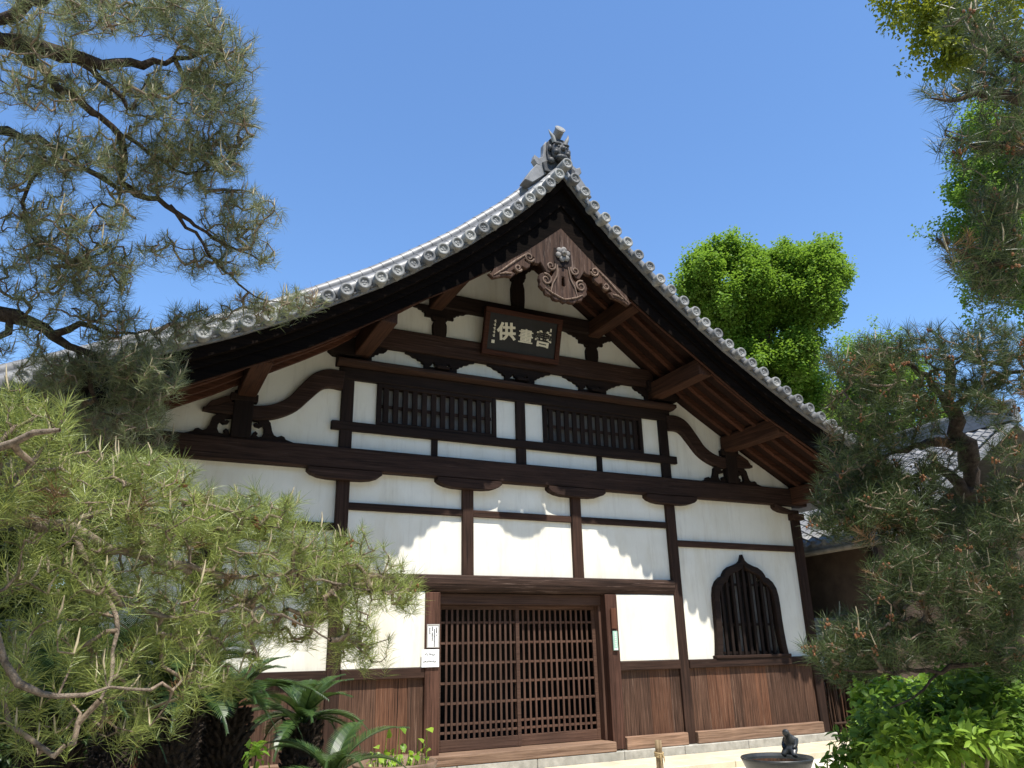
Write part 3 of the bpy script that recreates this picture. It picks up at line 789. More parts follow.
for o in bpy.data.objects:
    if o.parent == wing and o.name.startswith('eave_tile_ends'): tag(o, kind=None)

def garden_wall(name, label, x0, x1, y, h):
    e = empty(name, ((x0+x1)/2, y, -.1)); tag(e, label, 'wall')
    MB().box(x0, x1, y-.12, y+.12, .25, h).build('plaster', PLASTER, e)
    MB().box(x0, x1, y-.16, y+.16, -.1, .25).build('stone_base', STONE, e, .01)
    m_ = MB()
    for s in (-1, 1):
        ring = [[(x, y, h+.36), (x, y+s*.42, h+.08), (x, y+s*.42, h+.02), (x, y, h+.02)] for x in (x0, x1)]
        m_.sweep(ring)
    m_.build('coping', TILE, e)
    m_ = MB(); m_.tube([(x0, y, h+.40), (x1, y, h+.40)], .085, 10)
    for s in (-1, 1):
        for k, zz in enumerate((.30, .22, .14)): m_.tube([(x0, y+s*(.10+.12*k), h+zz+.02), (x1, y+s*(.10+.12*k), h+zz+.02)], .045, 8)
    m_.build('coping_tiles', TILECAP, e); return e
garden_wall('garden_wall', 'low white garden wall with tiled coping right of the hall behind the pine', 6.16, 16, .55, 1.62)
garden_wall('garden_wall', 'low white garden wall with tiled coping left of the hall behind the cycads', -16, -6.2, .55, 1.62)

br = empty('brushwood_fence', (6.9, .1, -.1)); tag(br, 'short brown brushwood screen fence at the right corner of the hall', 'fence')
BRUSH = wood('brushwood_stem', (.03, .017, .011), (.10, .06, .04), 'z', var=.7)
m = MB()
for k in range(150):
    x = rng.uniform(6.2, 7.75); y = rng.uniform(.02, .24); h = rng.uniform(1.05, 1.30)
    m.tube([(x, y, -.1), (x+rng.uniform(-.03, .03), y, .5), (x+rng.uniform(-.05, .05), y, h)], [.017, .014, .008], 5)
o = m.build('stems', BRUSH, br)
m = MB()
for z in (.25, .95): m.tube([(6.18, -.01, z), (7.78, -.01, z)], .022, 8); m.tube([(6.18, .27, z), (7.78, .27, z)], .022, 8)
m.build('cross_poles', BRUSH, br)

# ------------------------------------------------------------------ small things in front
BRONZE = rough_mat('dark_bronze', (.012, .013, .013), (.035, .036, .034), 9, .38, .1, spec=.6)
bc = (1.02, -3.95)
bowl = empty('bronze_basin', (bc[0], bc[1], -.1)); tag(bowl, 'wide shallow dark bronze water basin on a stone foot', 'basin')
MB().lathe([(.0, .18), (.14, .18), (.24, .27), (.32, .40), (.365, .505), (.385, .545), (.378, .556), (.355, .55), (.33, .51), (.0, .50)], (bc[0], bc[1], -.1), 'z', 40).build('bowl', BRONZE, bowl)
MB().lathe([(.0, .0), (.26, .0), (.25, .06), (.17, .10), (.16, .179), (0, .179)], (bc[0], bc[1], -.1), 'z', 24).build('stone_foot', STONE, bowl)
m = MB(); m.lathe([(.345, .525), (0, .526)], (bc[0], bc[1], -.1), 'z', 30)
wm, wt, wb = newmat('still_dark_water'); wb.inputs['Base Color'].default_value = (.006, .008, .006, 1); wb.inputs['Roughness'].default_value = .04
m.build('water', wm, bowl)
# crouching bronze figurine on the rim, one skinned body
def skinned(name, pts, edges, radii, mat, parent=None, sub=2):
    me = bpy.data.meshes.new(name); me.from_pydata([tuple(p) for p in pts], edges, []); me.materials.append(mat)
    o = bpy.data.objects.new(name, me); COL.objects.link(o)
    sk_ = o.modifiers.new('skin', 'SKIN'); su = o.modifiers.new('sub', 'SUBSURF'); su.levels = sub; su.render_levels = sub
    for v, r_ in zip(me.skin_vertices[0].data, radii): v.radius = (r_, r_)
    me.skin_vertices[0].data[0].use_root = True
    if parent: o.parent = parent
    return o
fz = .45; fb = np.array([bc[0]+.155, bc[1]-.08, fz])
Fp = [(0, 0, .05), (-.004, 0, .11), (-.028, 0, .165), (-.056, 0, .205), (-.084, 0, .235), (-.112, 0, .232),
      (-.01, .055, .16), (-.035, .065, .11), (-.07, .05, .085), (-.01, -.055, .16), (-.035, -.065, .11), (-.07, -.05, .085),
      (-.05, .05, .055), (-.09, .055, .03), (-.03, .06, .012), (-.05, -.05, .055), (-.09, -.055, .03), (-.03, -.06, .012)]
Fe = [(0, 1), (1, 2), (2, 3), (3, 4), (4, 5), (2, 6), (6, 7), (7, 8), (2, 9), (9, 10), (10, 11), (0, 12), (12, 13), (13, 14), (0, 15), (15, 16), (16, 17)]
Fr = [.058, .056, .048, .026, .042, .034, .028, .022, .018, .028, .022, .018, .036, .026, .02, .036, .026, .02]
fig = skinned('seated_figurine', [(p[0], p[1], p[2]) for p in Fp], Fe, Fr, BRONZE)
fig.location = fb; fig.rotation_euler = (0, 0, R(20)); fig.scale = (1.08, 1.08, 1.08)
tag(fig, 'small dark bronze figurine sitting bowed on the basin rim', 'figurine')

bp = empty('bamboo_post', (1.02, -1.78, -.1)); tag(bp, 'short cut bamboo post tied with straw rope beside the apron', 'post')
BAMB = wood('weathered_bamboo', (.16, .11, .06), (.36, .27, .16), 'z')
x, y = 1.02, -1.78
MB().lathe([(0, 0), (.048, 0), (.046, .2), (.050, .21), (.046, .22), (.045, .44), (.050, .452), (.045, .462), (.044, .545), (.036, .545), (.034, .50), (0, .5)], (x, y, -.1), 'z', 16).build('stem', BAMB, bp)
m = MB()
for z in (.255, .275, .295): m.tube([(x+.055*math.cos(a), y+.055*math.sin(a), z+.01*math.sin(a)) for a in np.linspace(0, 2*math.pi, 13)], .011, 6)
m.tube([(x-.02, y-.06, .29), (x-.03, y-.075, .23), (x-.02, y-.07, .15)], [.012, .010, .004], 6); m.tube([(x+.0, y-.06, .29), (x+.02, y-.078, .24), (x+.03, y-.07, .18)], [.012, .010, .004], 6)
m.build('rope', rough_mat('straw_rope', (.25, .17, .08), (.45, .34, .18), 40, .9, .3), bp)

pc = (-2.89, -2.62)
pot = empty('lotus_pot', (pc[0], pc[1], -.1)); tag(pot, 'large round brown glazed pot of water plants before the wainscot', 'pot')
POTM = rough_mat('brown_glazed_pot', (.09, .055, .035), (.20, .13, .085), 7, .5, .1, spec=.5)
MB().lathe([(0, 0), (.26, 0), (.36, .2), (.41, .45), (.415, .58), (.43, .62), (.44, .645), (.425, .66), (.40, .65), (.385, .6), (0, .59)], (pc[0], pc[1], -.1), 'z', 40).build('pot_body', POTM, pot)

# ------------------------------------------------------------------ leaves
def leaf_cards(P, D, N, L, W, fold=.25, droop=.15):
    """folded pointed leaves; P base, D direction, N up normal, L length, W width arrays"""
    D = D/np.linalg.norm(D, axis=1)[:, None]; S = np.cross(D, N); S /= np.linalg.norm(S, axis=1)[:, None]+1e-9; U = np.cross(S, D)
    L = L[:, None]; W = W[:, None]
    v0 = P; v1 = P+D*L*.45+S*W*.5+U*W*fold; v2 = P+D*L*.45-S*W*.5+U*W*fold; v3 = P+D*L*.5-U*L*.02; v4 = P+D*L-U*L*droop
    n = len(P); V = np.stack([v0, v1, v2, v3, v4], 1).reshape(-1, 3); b = np.arange(n)[:, None]*5
    F = np.concatenate([b+np.array([[0, 1, 3]]), b+np.array([[1, 4, 3]]), b+np.array([[0, 3, 2]]), b+np.array([[3, 4, 2]])], 1).reshape(-1, 3)
    return V, F
def oval_cards(P, D, N, L, W, fold=.2, droop=.12):
    """broader oval leaves, six outline points and a midrib"""
    D = D/np.linalg.norm(D, axis=1)[:, None]; S = np.cross(D, N); S /= np.linalg.norm(S, axis=1)[:, None]+1e-9; U = np.cross(S, D)
    L = L[:, None]; W = W[:, None]
    def at(t, s, u): return P+D*L*t+S*W*s+U*(W*u - L*droop*t*t)
    vs = [at(0, 0, 0), at(.25, .40, fold*.8), at(.6, .46, fold), at(1, 0, 0), at(.6, -.46, fold), at(.25, -.40, fold*.8), at(.4, 0, 0), at(.7, 0, 0)]
    n = len(P); V = np.stack(vs, 1).reshape(-1, 3); b = np.arange(n)[:, None]*8
    T = [[0, 1, 6], [1, 2, 6], [6, 2, 7], [2, 3, 7], [3, 4, 7], [7, 4, 6], [4, 5, 6], [5, 0, 6]]
    F = np.concatenate([b+np.array([t]) for t in T], 1).reshape(-1, 3)
    return V, F
def unit(n):
    v = rng.normal(size=(n, 3)); return v/np.linalg.norm(v, axis=1)[:, None]

# ------------------------------------------------------------------ pines
def resample(path, step=.06):
    P = np.array(path, float); out = [P[0]]
    for a, b in zip(P[:-1], P[1:]):
        n = max(1, int(np.linalg.norm(b[:3]-a[:3])/step))
        for k in range(1, n+1): out.append(a+(b-a)*k/n)
    out = np.array(out)
    for _ in range(2):
        q = out.copy(); q[1:-1] = .25*out[:-2]+.5*out[1:-1]+.25*out[2:]; out = q
    return out

BARK = rough_mat('pine_bark', (.022, .016, .012), (.105, .078, .06), 26, .95, .9, .02)
TWIG = rough_mat('pine_twig', (.06, .042, .03), (.30, .23, .165), 30, .9, .5, .006)
CANDLE = rough_mat('pale_candle_shoot', (.30, .24, .15), (.48, .42, .28), 40, .8, 0)
CONEM = rough_mat('brown_pollen_cone', (.12, .05, .022), (.28, .13, .06), 60, .8, .3)

BARKL = rough_mat('pale_pine_bark', (.09, .068, .05), (.34, .27, .205), 30, .95, .9, .015)
DEADN = leafmat('dead_brown_needle', (.10, .055, .025), (.26, .15, .07), .6, .2)
def pine(name, label, limbs, pads, needle_mat, nl=(.075, .11), nn=64, candles=.25, cones=0.0, nw=.0021, trunk=None, group=None, up=.7, jag=.05, seed=1, dens=1.0, tw=.0026, bark=None):
    bark = bark or BARK
    rg = np.random.default_rng(seed)
    base = trunk[0][:3] if trunk else limbs[0][0][:3]
    e = empty(name, base); tag(e, label, 'pine tree', group)
    N = []; par = []; rad = []
    tb = MB()
    all_limbs = ([trunk] if trunk else []) + limbs
    for li, lb in enumerate(all_limbs):
        q = resample(lb, .07)
        q[1:-1, :3] += rg.normal(scale=.010, size=(len(q)-2, 3))*(1+q[1:-1, 3:4]*12)
        s = len(N)
        for k, p in enumerate(q): N.append(p[:3]); par.append(s+k-1 if k else -1); rad.append(p[3])
        tb.tube([p[:3] for p in q], [p[3]*(1+.10*rg.normal()) for p in q], 9 if lb[0][3] > .03 else 6)
        if trunk and li == 0: tb.build('trunk', BARK, e); tb = MB()
    N = np.array(N); nlimb = len(N)
    # tuft targets
    T = []
    for (px, py, d, rx, ry, rd, n) in pads:
        c = 0; n = int(n*dens)
        while c < n:
            q = rg.uniform(-1, 1, 3)
            if q@q > 1: continue
            T.append(PT(px+q[0]*rx, py+q[1]*ry, d+q[2]*rd)); c += 1
    T = np.array(T)
    dist = np.array([np.min(np.linalg.norm(N-t, axis=1)) for t in T]); order = np.argsort(dist)
    nodes = list(N); parent = list(par); isl = [True]*nlimb
    arr = np.zeros((120000, 3)); arr[:nlimb] = N; cnt = nlimb
    tips = []
    for i in order:
        t = T[i]
        dd = np.linalg.norm(arr[:cnt]-t, axis=1)
        dd = dd + .25*np.maximum(0, arr[:cnt, 2]-t[2])
        j = int(np.argmin(dd)); p0 = arr[j].copy(); L = np.linalg.norm(t-p0)
        if L < .05: t = t + unit(1)[0]*.07; L = np.linalg.norm(t-p0)
        k = max(2, int(L/.055)); side = rg.normal(size=3)*L*.10; side[2] -= L*.10
        prev = j
        for s in range(1, k+1):
            u = s/k; p = p0+(t-p0)*u + side*math.sin(math.pi*u) + (rg.normal(size=3)*jag*.25 if s < k else 0)
            arr[cnt] = p; parent.append(prev); prev = cnt; cnt += 1
        tips.append(prev)
    arr = arr[:cnt]; parent = np.array(parent); 
    pipe = np.zeros(cnt); pipe[tips] = 1
    for i in range(cnt-1, nlimb-1, -1): pipe[parent[i]] += pipe[i]
    rr_ = tw*np.maximum(pipe, 1)**.42
    # twig tubes as 5 sided prisms per segment, shared ring at each node
    idx = np.arange(nlimb, cnt); a = arr[parent[idx]]; b = arr[idx]; ra = np.minimum(np.where(parent[idx] < nlimb, rr_[idx]*1.15, rr_[parent[idx]]), .02); rb = np.minimum(rr_[idx], .02)
    t = b-a; t /= np.linalg.norm(t, axis=1)[:, None]+1e-9
    ref = np.where(np.abs(t[:, 2:3]) < .8, np.array([[0, 0, 1.]]), np.array([[1., 0, 0]]))
    s1 = np.cross(t, ref); s1 /= np.linalg.norm(s1, axis=1)[:, None]; s2 = np.cross(s1, t)
    k = 5; V = []
    for j in range(k):
        th = 2*math.pi*j/k; dvec = s1*math.cos(th)+s2*math.sin(th)
        V.append(a+dvec*ra[:, None]); V.append(b+t*.004+dvec*rb[:, None])
    V = np.stack(V, 1).reshape(-1, 3); bs = np.arange(len(idx))[:, None]*2*k
    F = np.concatenate([bs+np.array([[2*j, 2*((j+1) % k), 2*((j+1) % k)+1, 2*j+1]]) for j in range(k)], 1).reshape(-1, 4)
    lv, lf = np.array(tb.v), np.array([q for q in tb.f if len(q) == 4])
    npmesh('branches', np.concatenate([lv, V]), np.concatenate([lf, F+len(lv)]), BARK, e, True, [bark, TWIG], np.concatenate([np.zeros(len(lf)), np.ones(len(F))]))
    # needles
    tips = np.array(tips); tp = arr[tips]; td = tp-arr[parent[tips]]; td /= np.linalg.norm(td, axis=1)[:, None]+1e-9
    ax = td*.55 + np.array([0, 0, up]) + rg.normal(size=td.shape)*.28; ax /= np.linalg.norm(ax, axis=1)[:, None]
    n = len(tp); size = rg.uniform(.6, 1.22, n)
    A = np.repeat(ax, nn, 0); Pp = np.repeat(tp, nn, 0); SZ = np.repeat(size, nn)
    m_ = n*nn
    along = rg.uniform(-.105, .02, m_)*SZ
    rv = rg.normal(size=(m_, 3)); perp = rv-A*np.sum(rv*A, 1)[:, None]; perp /= np.linalg.norm(perp, axis=1)[:, None]
    ang = np.clip(rg.normal(.82, .30, m_), .12, 1.7) - along*4.5
    D = A*np.cos(ang)[:, None]+perp*np.sin(ang)[:, None]
    L = rg.uniform(nl[0], nl[1], m_)*SZ
    B = Pp + A*along[:, None]
    W = np.cross(D, rg.normal(size=(m_, 3))); W /= np.linalg.norm(W, axis=1)[:, None]; W *= nw/2
    mid = B+D*(L*.55)[:, None]; tip = B+D*L[:, None] - np.array([0, 0, 1.])*(L*.05)[:, None]
    V = np.stack([B-W, B+W, mid+W*.9, mid-W*.9, tip], 1).reshape(-1, 3); bs = np.arange(m_)[:, None]*5
    F = np.concatenate([bs+np.array([[0, 1, 2]]), bs+np.array([[0, 2, 3]]), bs+np.array([[3, 2, 4]])], 1).reshape(-1, 3)
    sel = rg.random(n) < candles
    m2 = MB()
    for p, a_ in zip(tp[sel], ax[sel]):
        g = a_*.5+np.array([0, 0, .8]); g /= np.linalg.norm(g); Lc = rg.uniform(.03, .115); r0 = rg.uniform(.0035, .0055)
        m2.tube([p, p+g*Lc*.5+rg.normal(size=3)*.003, p+g*Lc], [r0, r0*1.05, r0*.35], 5, False)
    nf = len(m2.f)
    if cones:
        for p in tp[rg.random(n) < cones]:
            for q in range(rg.integers(4, 9)): m2.ball(p+rg.normal(size=3)*.014+np.array([0, 0, -.01]), (.008, .008, .011), 6, 4)
    tri = np.array([(q[0], q[1], q[2]) for q in m2.f]+[(q[0], q[2], q[3]) for q in m2.f])
    mi = np.array([1]*nf+[2]*(len(m2.f)-nf)); mi = np.concatenate([mi, mi])
    npmesh('crown', np.concatenate([V, np.array(m2.v)]), np.concatenate([F, tri+len(V)]), needle_mat, e, False, [needle_mat, CANDLE, CONEM, DEADN], np.concatenate([np.repeat(np.repeat(np.where(rg.random(n) < .02, 3, 0), nn), 3), mi]))
    return e
def Lm(*pts): return [(*PT(px, py, d), r_) for px, py, d, r_ in pts]

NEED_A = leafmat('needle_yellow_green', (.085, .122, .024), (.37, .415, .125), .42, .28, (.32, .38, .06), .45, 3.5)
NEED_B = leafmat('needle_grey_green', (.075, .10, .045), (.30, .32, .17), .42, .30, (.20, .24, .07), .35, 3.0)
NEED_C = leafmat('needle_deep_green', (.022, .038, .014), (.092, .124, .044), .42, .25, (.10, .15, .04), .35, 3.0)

g0 = PT(-170, 560, 3.4)
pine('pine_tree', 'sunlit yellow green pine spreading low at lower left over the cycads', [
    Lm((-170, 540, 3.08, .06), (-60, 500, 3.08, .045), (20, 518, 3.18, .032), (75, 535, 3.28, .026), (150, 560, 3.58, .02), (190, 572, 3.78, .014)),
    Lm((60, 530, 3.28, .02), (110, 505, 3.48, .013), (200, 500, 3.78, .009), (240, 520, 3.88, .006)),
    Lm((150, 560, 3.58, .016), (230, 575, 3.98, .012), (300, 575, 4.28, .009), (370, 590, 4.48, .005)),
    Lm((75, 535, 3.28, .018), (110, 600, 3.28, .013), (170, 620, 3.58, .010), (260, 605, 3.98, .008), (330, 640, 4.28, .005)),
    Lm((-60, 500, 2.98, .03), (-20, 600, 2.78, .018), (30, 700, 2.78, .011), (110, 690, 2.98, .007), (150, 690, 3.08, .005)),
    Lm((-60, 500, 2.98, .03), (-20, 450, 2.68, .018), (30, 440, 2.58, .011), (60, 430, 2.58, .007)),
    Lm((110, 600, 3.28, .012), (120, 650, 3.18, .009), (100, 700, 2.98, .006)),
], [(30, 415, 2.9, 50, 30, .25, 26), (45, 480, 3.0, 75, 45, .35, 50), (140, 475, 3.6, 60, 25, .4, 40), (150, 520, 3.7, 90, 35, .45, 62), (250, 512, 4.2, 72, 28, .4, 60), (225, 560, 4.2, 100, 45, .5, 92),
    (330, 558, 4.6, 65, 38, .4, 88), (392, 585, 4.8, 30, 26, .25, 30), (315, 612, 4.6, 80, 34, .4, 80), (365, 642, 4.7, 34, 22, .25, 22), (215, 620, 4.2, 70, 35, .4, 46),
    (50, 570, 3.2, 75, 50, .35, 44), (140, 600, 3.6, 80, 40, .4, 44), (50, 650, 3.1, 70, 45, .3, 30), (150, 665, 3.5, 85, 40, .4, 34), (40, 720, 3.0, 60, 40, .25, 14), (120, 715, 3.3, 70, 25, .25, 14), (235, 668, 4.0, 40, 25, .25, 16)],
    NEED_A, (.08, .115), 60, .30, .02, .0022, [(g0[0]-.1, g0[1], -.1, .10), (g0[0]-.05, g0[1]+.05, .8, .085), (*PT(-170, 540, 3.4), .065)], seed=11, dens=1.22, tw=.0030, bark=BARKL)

g0 = PT(-260, 300, 4.8)
pine('pine_tree', 'tall grey green pine with dark twisting limbs filling the upper left', [
    Lm((-240, 60, 4.8, 0.1040), (-60, 45, 4.7, 0.0680), (20, 42, 4.7, 0.0560), (75, 60, 4.8, 0.0416), (130, 66, 4.9, 0.0280), (175, 62, 5.1, 0.0160), (215, 50, 5.2, 0.0080)),
    Lm((-60, 45, 4.7, 0.0560), (0, 18, 4.6, 0.0400), (40, 0, 4.6, 0.0320), (110, -20, 4.8, 0.0240), (170, -10, 5.0, 0.0160)),
    Lm((25, 60, 4.7, 0.0320), (70, 95, 4.8, 0.0224), (125, 135, 4.9, 0.0240), (122, 190, 5.0, 0.0208), (170, 205, 5.1, 0.0176), (215, 240, 5.3, 0.0104), (262, 262, 5.4, 0.0048)),
    Lm((120, 190, 5.0, 0.0160), (95, 175, 4.9, 0.0176), (60, 150, 4.8, 0.0192), (10, 130, 4.7, 0.0240), (-60, 140, 4.7, 0.0400)),
    Lm((125, 135, 4.9, 0.0144), (150, 155, 5.0, 0.0112), (185, 178, 5.2, 0.0080), (230, 165, 5.3, 0.0048)),
    Lm((75, 60, 4.8, 0.0240), (125, 95, 4.9, 0.0144), (130, 120, 4.9, 0.0112), (150, 75, 5.0, 0.0080)),
    Lm((-240, 260, 4.8, 0.0960), (-80, 285, 4.8, 0.0640), (10, 318, 4.8, 0.0440), (55, 334, 4.9, 0.0336), (78, 350, 4.9, 0.0240), (125, 375, 5.0, 0.0144), (160, 395, 5.1, 0.0072)),
    Lm((55, 334, 4.9, 0.0240), (80, 322, 4.9, 0.0176), (115, 335, 5.0, 0.0096), (150, 330, 5.1, 0.0048)),
    Lm((10, 318, 4.8, 0.0240), (-10, 350, 4.7, 0.0128), (-20, 365, 4.7, 0.0080)),
    Lm((60, 150, 4.8, 0.0144), (20, 190, 4.7, 0.0112), (30, 240, 4.7, 0.0080), (70, 265, 4.8, 0.0048)),
    Lm((170, 205, 5.1, 0.0128), (215, 260, 5.3, 0.0088), (255, 300, 5.5, 0.0056), (280, 302, 5.6, 0.0040)),
    Lm((78, 350, 4.9, 0.0192), (95, 400, 5.0, 0.0144), (130, 430, 5.1, 0.0080)),
], [(100, 80, 4.9, 55, 24, .35, 22), (60, 100, 4.8, 50, 22, .3, 14), (130, 170, 5.0, 40, 30, .3, 26), (110, 10, 5.0, 60, 30, .4, 52), (185, 15, 5.1, 45, 35, .4, 58), (215, 60, 5.2, 38, 40, .35, 56), (225, 120, 5.3, 36, 42, .35, 56), (165, 100, 5.0, 55, 35, .4, 52), (60, 20, 4.6, 60, 35, .4, 34), (15, 75, 4.5, 40, 35, .3, 20),
    (75, 150, 4.8, 55, 28, .35, 42), (20, 160, 4.7, 40, 35, .35, 26), (190, 170, 5.2, 58, 32, .4, 58), (240, 215, 5.4, 42, 30, .3, 42), (225, 255, 5.4, 48, 20, .3, 30), (70, 225, 4.8, 70, 38, .4, 68), (165, 140, 5.0, 50, 25, .3, 24),
    (100, 270, 4.9, 45, 24, .35, 36), (30, 270, 4.7, 45, 32, .35, 26), (150, 250, 5.0, 35, 18, .3, 10), (265, 305, 5.6, 52, 12, .2, 20), (300, 300, 5.7, 18, 9, .1, 7), (115, 322, 5.0, 40, 20, .3, 26), (60, 300, 4.8, 50, 18, .3, 18),
    (200, 318, 5.4, 42, 13, .2, 16), (105, 362, 5.0, 55, 24, .3, 30), (55, 372, 4.9, 45, 20, .3, 18), (145, 375, 5.1, 42, 42, .35, 66), (120, 425, 5.1, 60, 32, .35, 50), (20, 340, 4.7, 40, 25, .25, 10), (175, 330, 5.2, 25, 20, .2, 9), (55, 395, 4.9, 40, 24, .3, 22)],
    NEED_B, (.075, .108), 46, .28, .0, .0021, [(g0[0]-.2, g0[1]+.2, -.1, .26), (g0[0]-.1, g0[1]+.1, 1.6, .20), (*PT(-250, 260, 4.8), .17), (*PT(-240, 60, 4.8), .14), (*PT(-200, -160, 4.8), .10)], seed=12, dens=2.0, tw=.0029)

g0 = PT(1015, 700, 5.6)
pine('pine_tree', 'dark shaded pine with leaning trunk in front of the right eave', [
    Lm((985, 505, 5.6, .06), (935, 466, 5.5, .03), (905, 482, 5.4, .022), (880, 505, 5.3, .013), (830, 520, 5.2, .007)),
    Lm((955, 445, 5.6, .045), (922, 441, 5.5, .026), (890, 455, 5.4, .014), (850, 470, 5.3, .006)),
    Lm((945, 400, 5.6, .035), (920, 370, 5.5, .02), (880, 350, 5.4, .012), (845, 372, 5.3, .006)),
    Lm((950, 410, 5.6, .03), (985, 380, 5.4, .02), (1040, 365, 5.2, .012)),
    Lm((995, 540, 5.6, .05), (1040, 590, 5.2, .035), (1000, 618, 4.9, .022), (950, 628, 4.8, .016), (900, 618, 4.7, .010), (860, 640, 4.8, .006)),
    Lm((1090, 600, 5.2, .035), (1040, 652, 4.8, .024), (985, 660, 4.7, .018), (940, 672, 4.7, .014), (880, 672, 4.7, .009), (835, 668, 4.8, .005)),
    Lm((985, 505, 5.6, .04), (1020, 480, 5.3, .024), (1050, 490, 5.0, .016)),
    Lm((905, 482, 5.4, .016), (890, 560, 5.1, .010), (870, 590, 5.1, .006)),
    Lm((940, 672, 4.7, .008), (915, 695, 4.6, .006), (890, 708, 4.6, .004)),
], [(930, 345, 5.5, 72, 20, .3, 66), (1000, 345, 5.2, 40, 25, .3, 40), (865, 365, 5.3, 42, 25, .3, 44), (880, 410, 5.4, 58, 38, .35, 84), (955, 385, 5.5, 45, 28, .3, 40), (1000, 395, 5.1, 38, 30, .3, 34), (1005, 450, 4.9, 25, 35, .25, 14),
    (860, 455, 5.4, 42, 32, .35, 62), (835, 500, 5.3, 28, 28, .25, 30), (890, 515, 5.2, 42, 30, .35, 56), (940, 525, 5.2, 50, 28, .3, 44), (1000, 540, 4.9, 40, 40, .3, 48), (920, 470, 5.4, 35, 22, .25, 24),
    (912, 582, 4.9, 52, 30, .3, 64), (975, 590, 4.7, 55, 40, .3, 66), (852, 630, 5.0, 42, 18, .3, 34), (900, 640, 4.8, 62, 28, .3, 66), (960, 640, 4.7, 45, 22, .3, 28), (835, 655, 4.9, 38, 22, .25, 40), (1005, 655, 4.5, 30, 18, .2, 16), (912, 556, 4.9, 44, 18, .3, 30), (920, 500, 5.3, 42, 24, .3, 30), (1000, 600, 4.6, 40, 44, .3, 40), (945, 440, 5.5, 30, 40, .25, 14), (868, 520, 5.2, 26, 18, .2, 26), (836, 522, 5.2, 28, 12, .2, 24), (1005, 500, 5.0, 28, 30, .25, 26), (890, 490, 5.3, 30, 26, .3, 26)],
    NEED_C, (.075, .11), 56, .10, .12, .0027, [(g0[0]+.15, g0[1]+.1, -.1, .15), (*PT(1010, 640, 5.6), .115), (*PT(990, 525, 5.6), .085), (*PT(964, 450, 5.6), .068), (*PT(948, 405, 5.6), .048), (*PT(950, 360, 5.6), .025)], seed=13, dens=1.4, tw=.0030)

g0 = PT(1230, 500, 4.2)
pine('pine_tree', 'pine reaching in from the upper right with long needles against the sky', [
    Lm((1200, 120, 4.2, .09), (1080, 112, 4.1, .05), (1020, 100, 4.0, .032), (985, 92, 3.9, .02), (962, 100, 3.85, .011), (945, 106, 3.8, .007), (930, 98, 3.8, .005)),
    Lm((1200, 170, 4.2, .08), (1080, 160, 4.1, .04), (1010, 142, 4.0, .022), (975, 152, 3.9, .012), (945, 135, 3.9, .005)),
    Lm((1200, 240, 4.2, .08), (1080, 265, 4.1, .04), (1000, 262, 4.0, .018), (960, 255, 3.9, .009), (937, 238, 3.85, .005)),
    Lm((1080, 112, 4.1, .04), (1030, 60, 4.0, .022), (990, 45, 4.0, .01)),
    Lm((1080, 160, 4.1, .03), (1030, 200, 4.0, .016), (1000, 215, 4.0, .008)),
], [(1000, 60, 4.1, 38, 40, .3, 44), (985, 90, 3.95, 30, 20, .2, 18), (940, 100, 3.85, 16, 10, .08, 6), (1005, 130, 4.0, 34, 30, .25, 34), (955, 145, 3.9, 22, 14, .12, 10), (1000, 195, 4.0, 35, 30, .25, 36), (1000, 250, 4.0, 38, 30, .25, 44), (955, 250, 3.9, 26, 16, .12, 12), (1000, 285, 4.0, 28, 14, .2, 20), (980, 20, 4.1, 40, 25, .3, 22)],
    NEED_C, (.085, .12), 46, .15, .10, .0026, [(g0[0]+.3, g0[1]+.3, -.1, .20), (g0[0]+.25, g0[1]+.25, 2.0, .17), (*PT(1205, 240, 4.2), .13), (*PT(1195, 60, 4.2), .10), (*PT(1180, -150, 4.2), .06)], seed=14, dens=1.05)

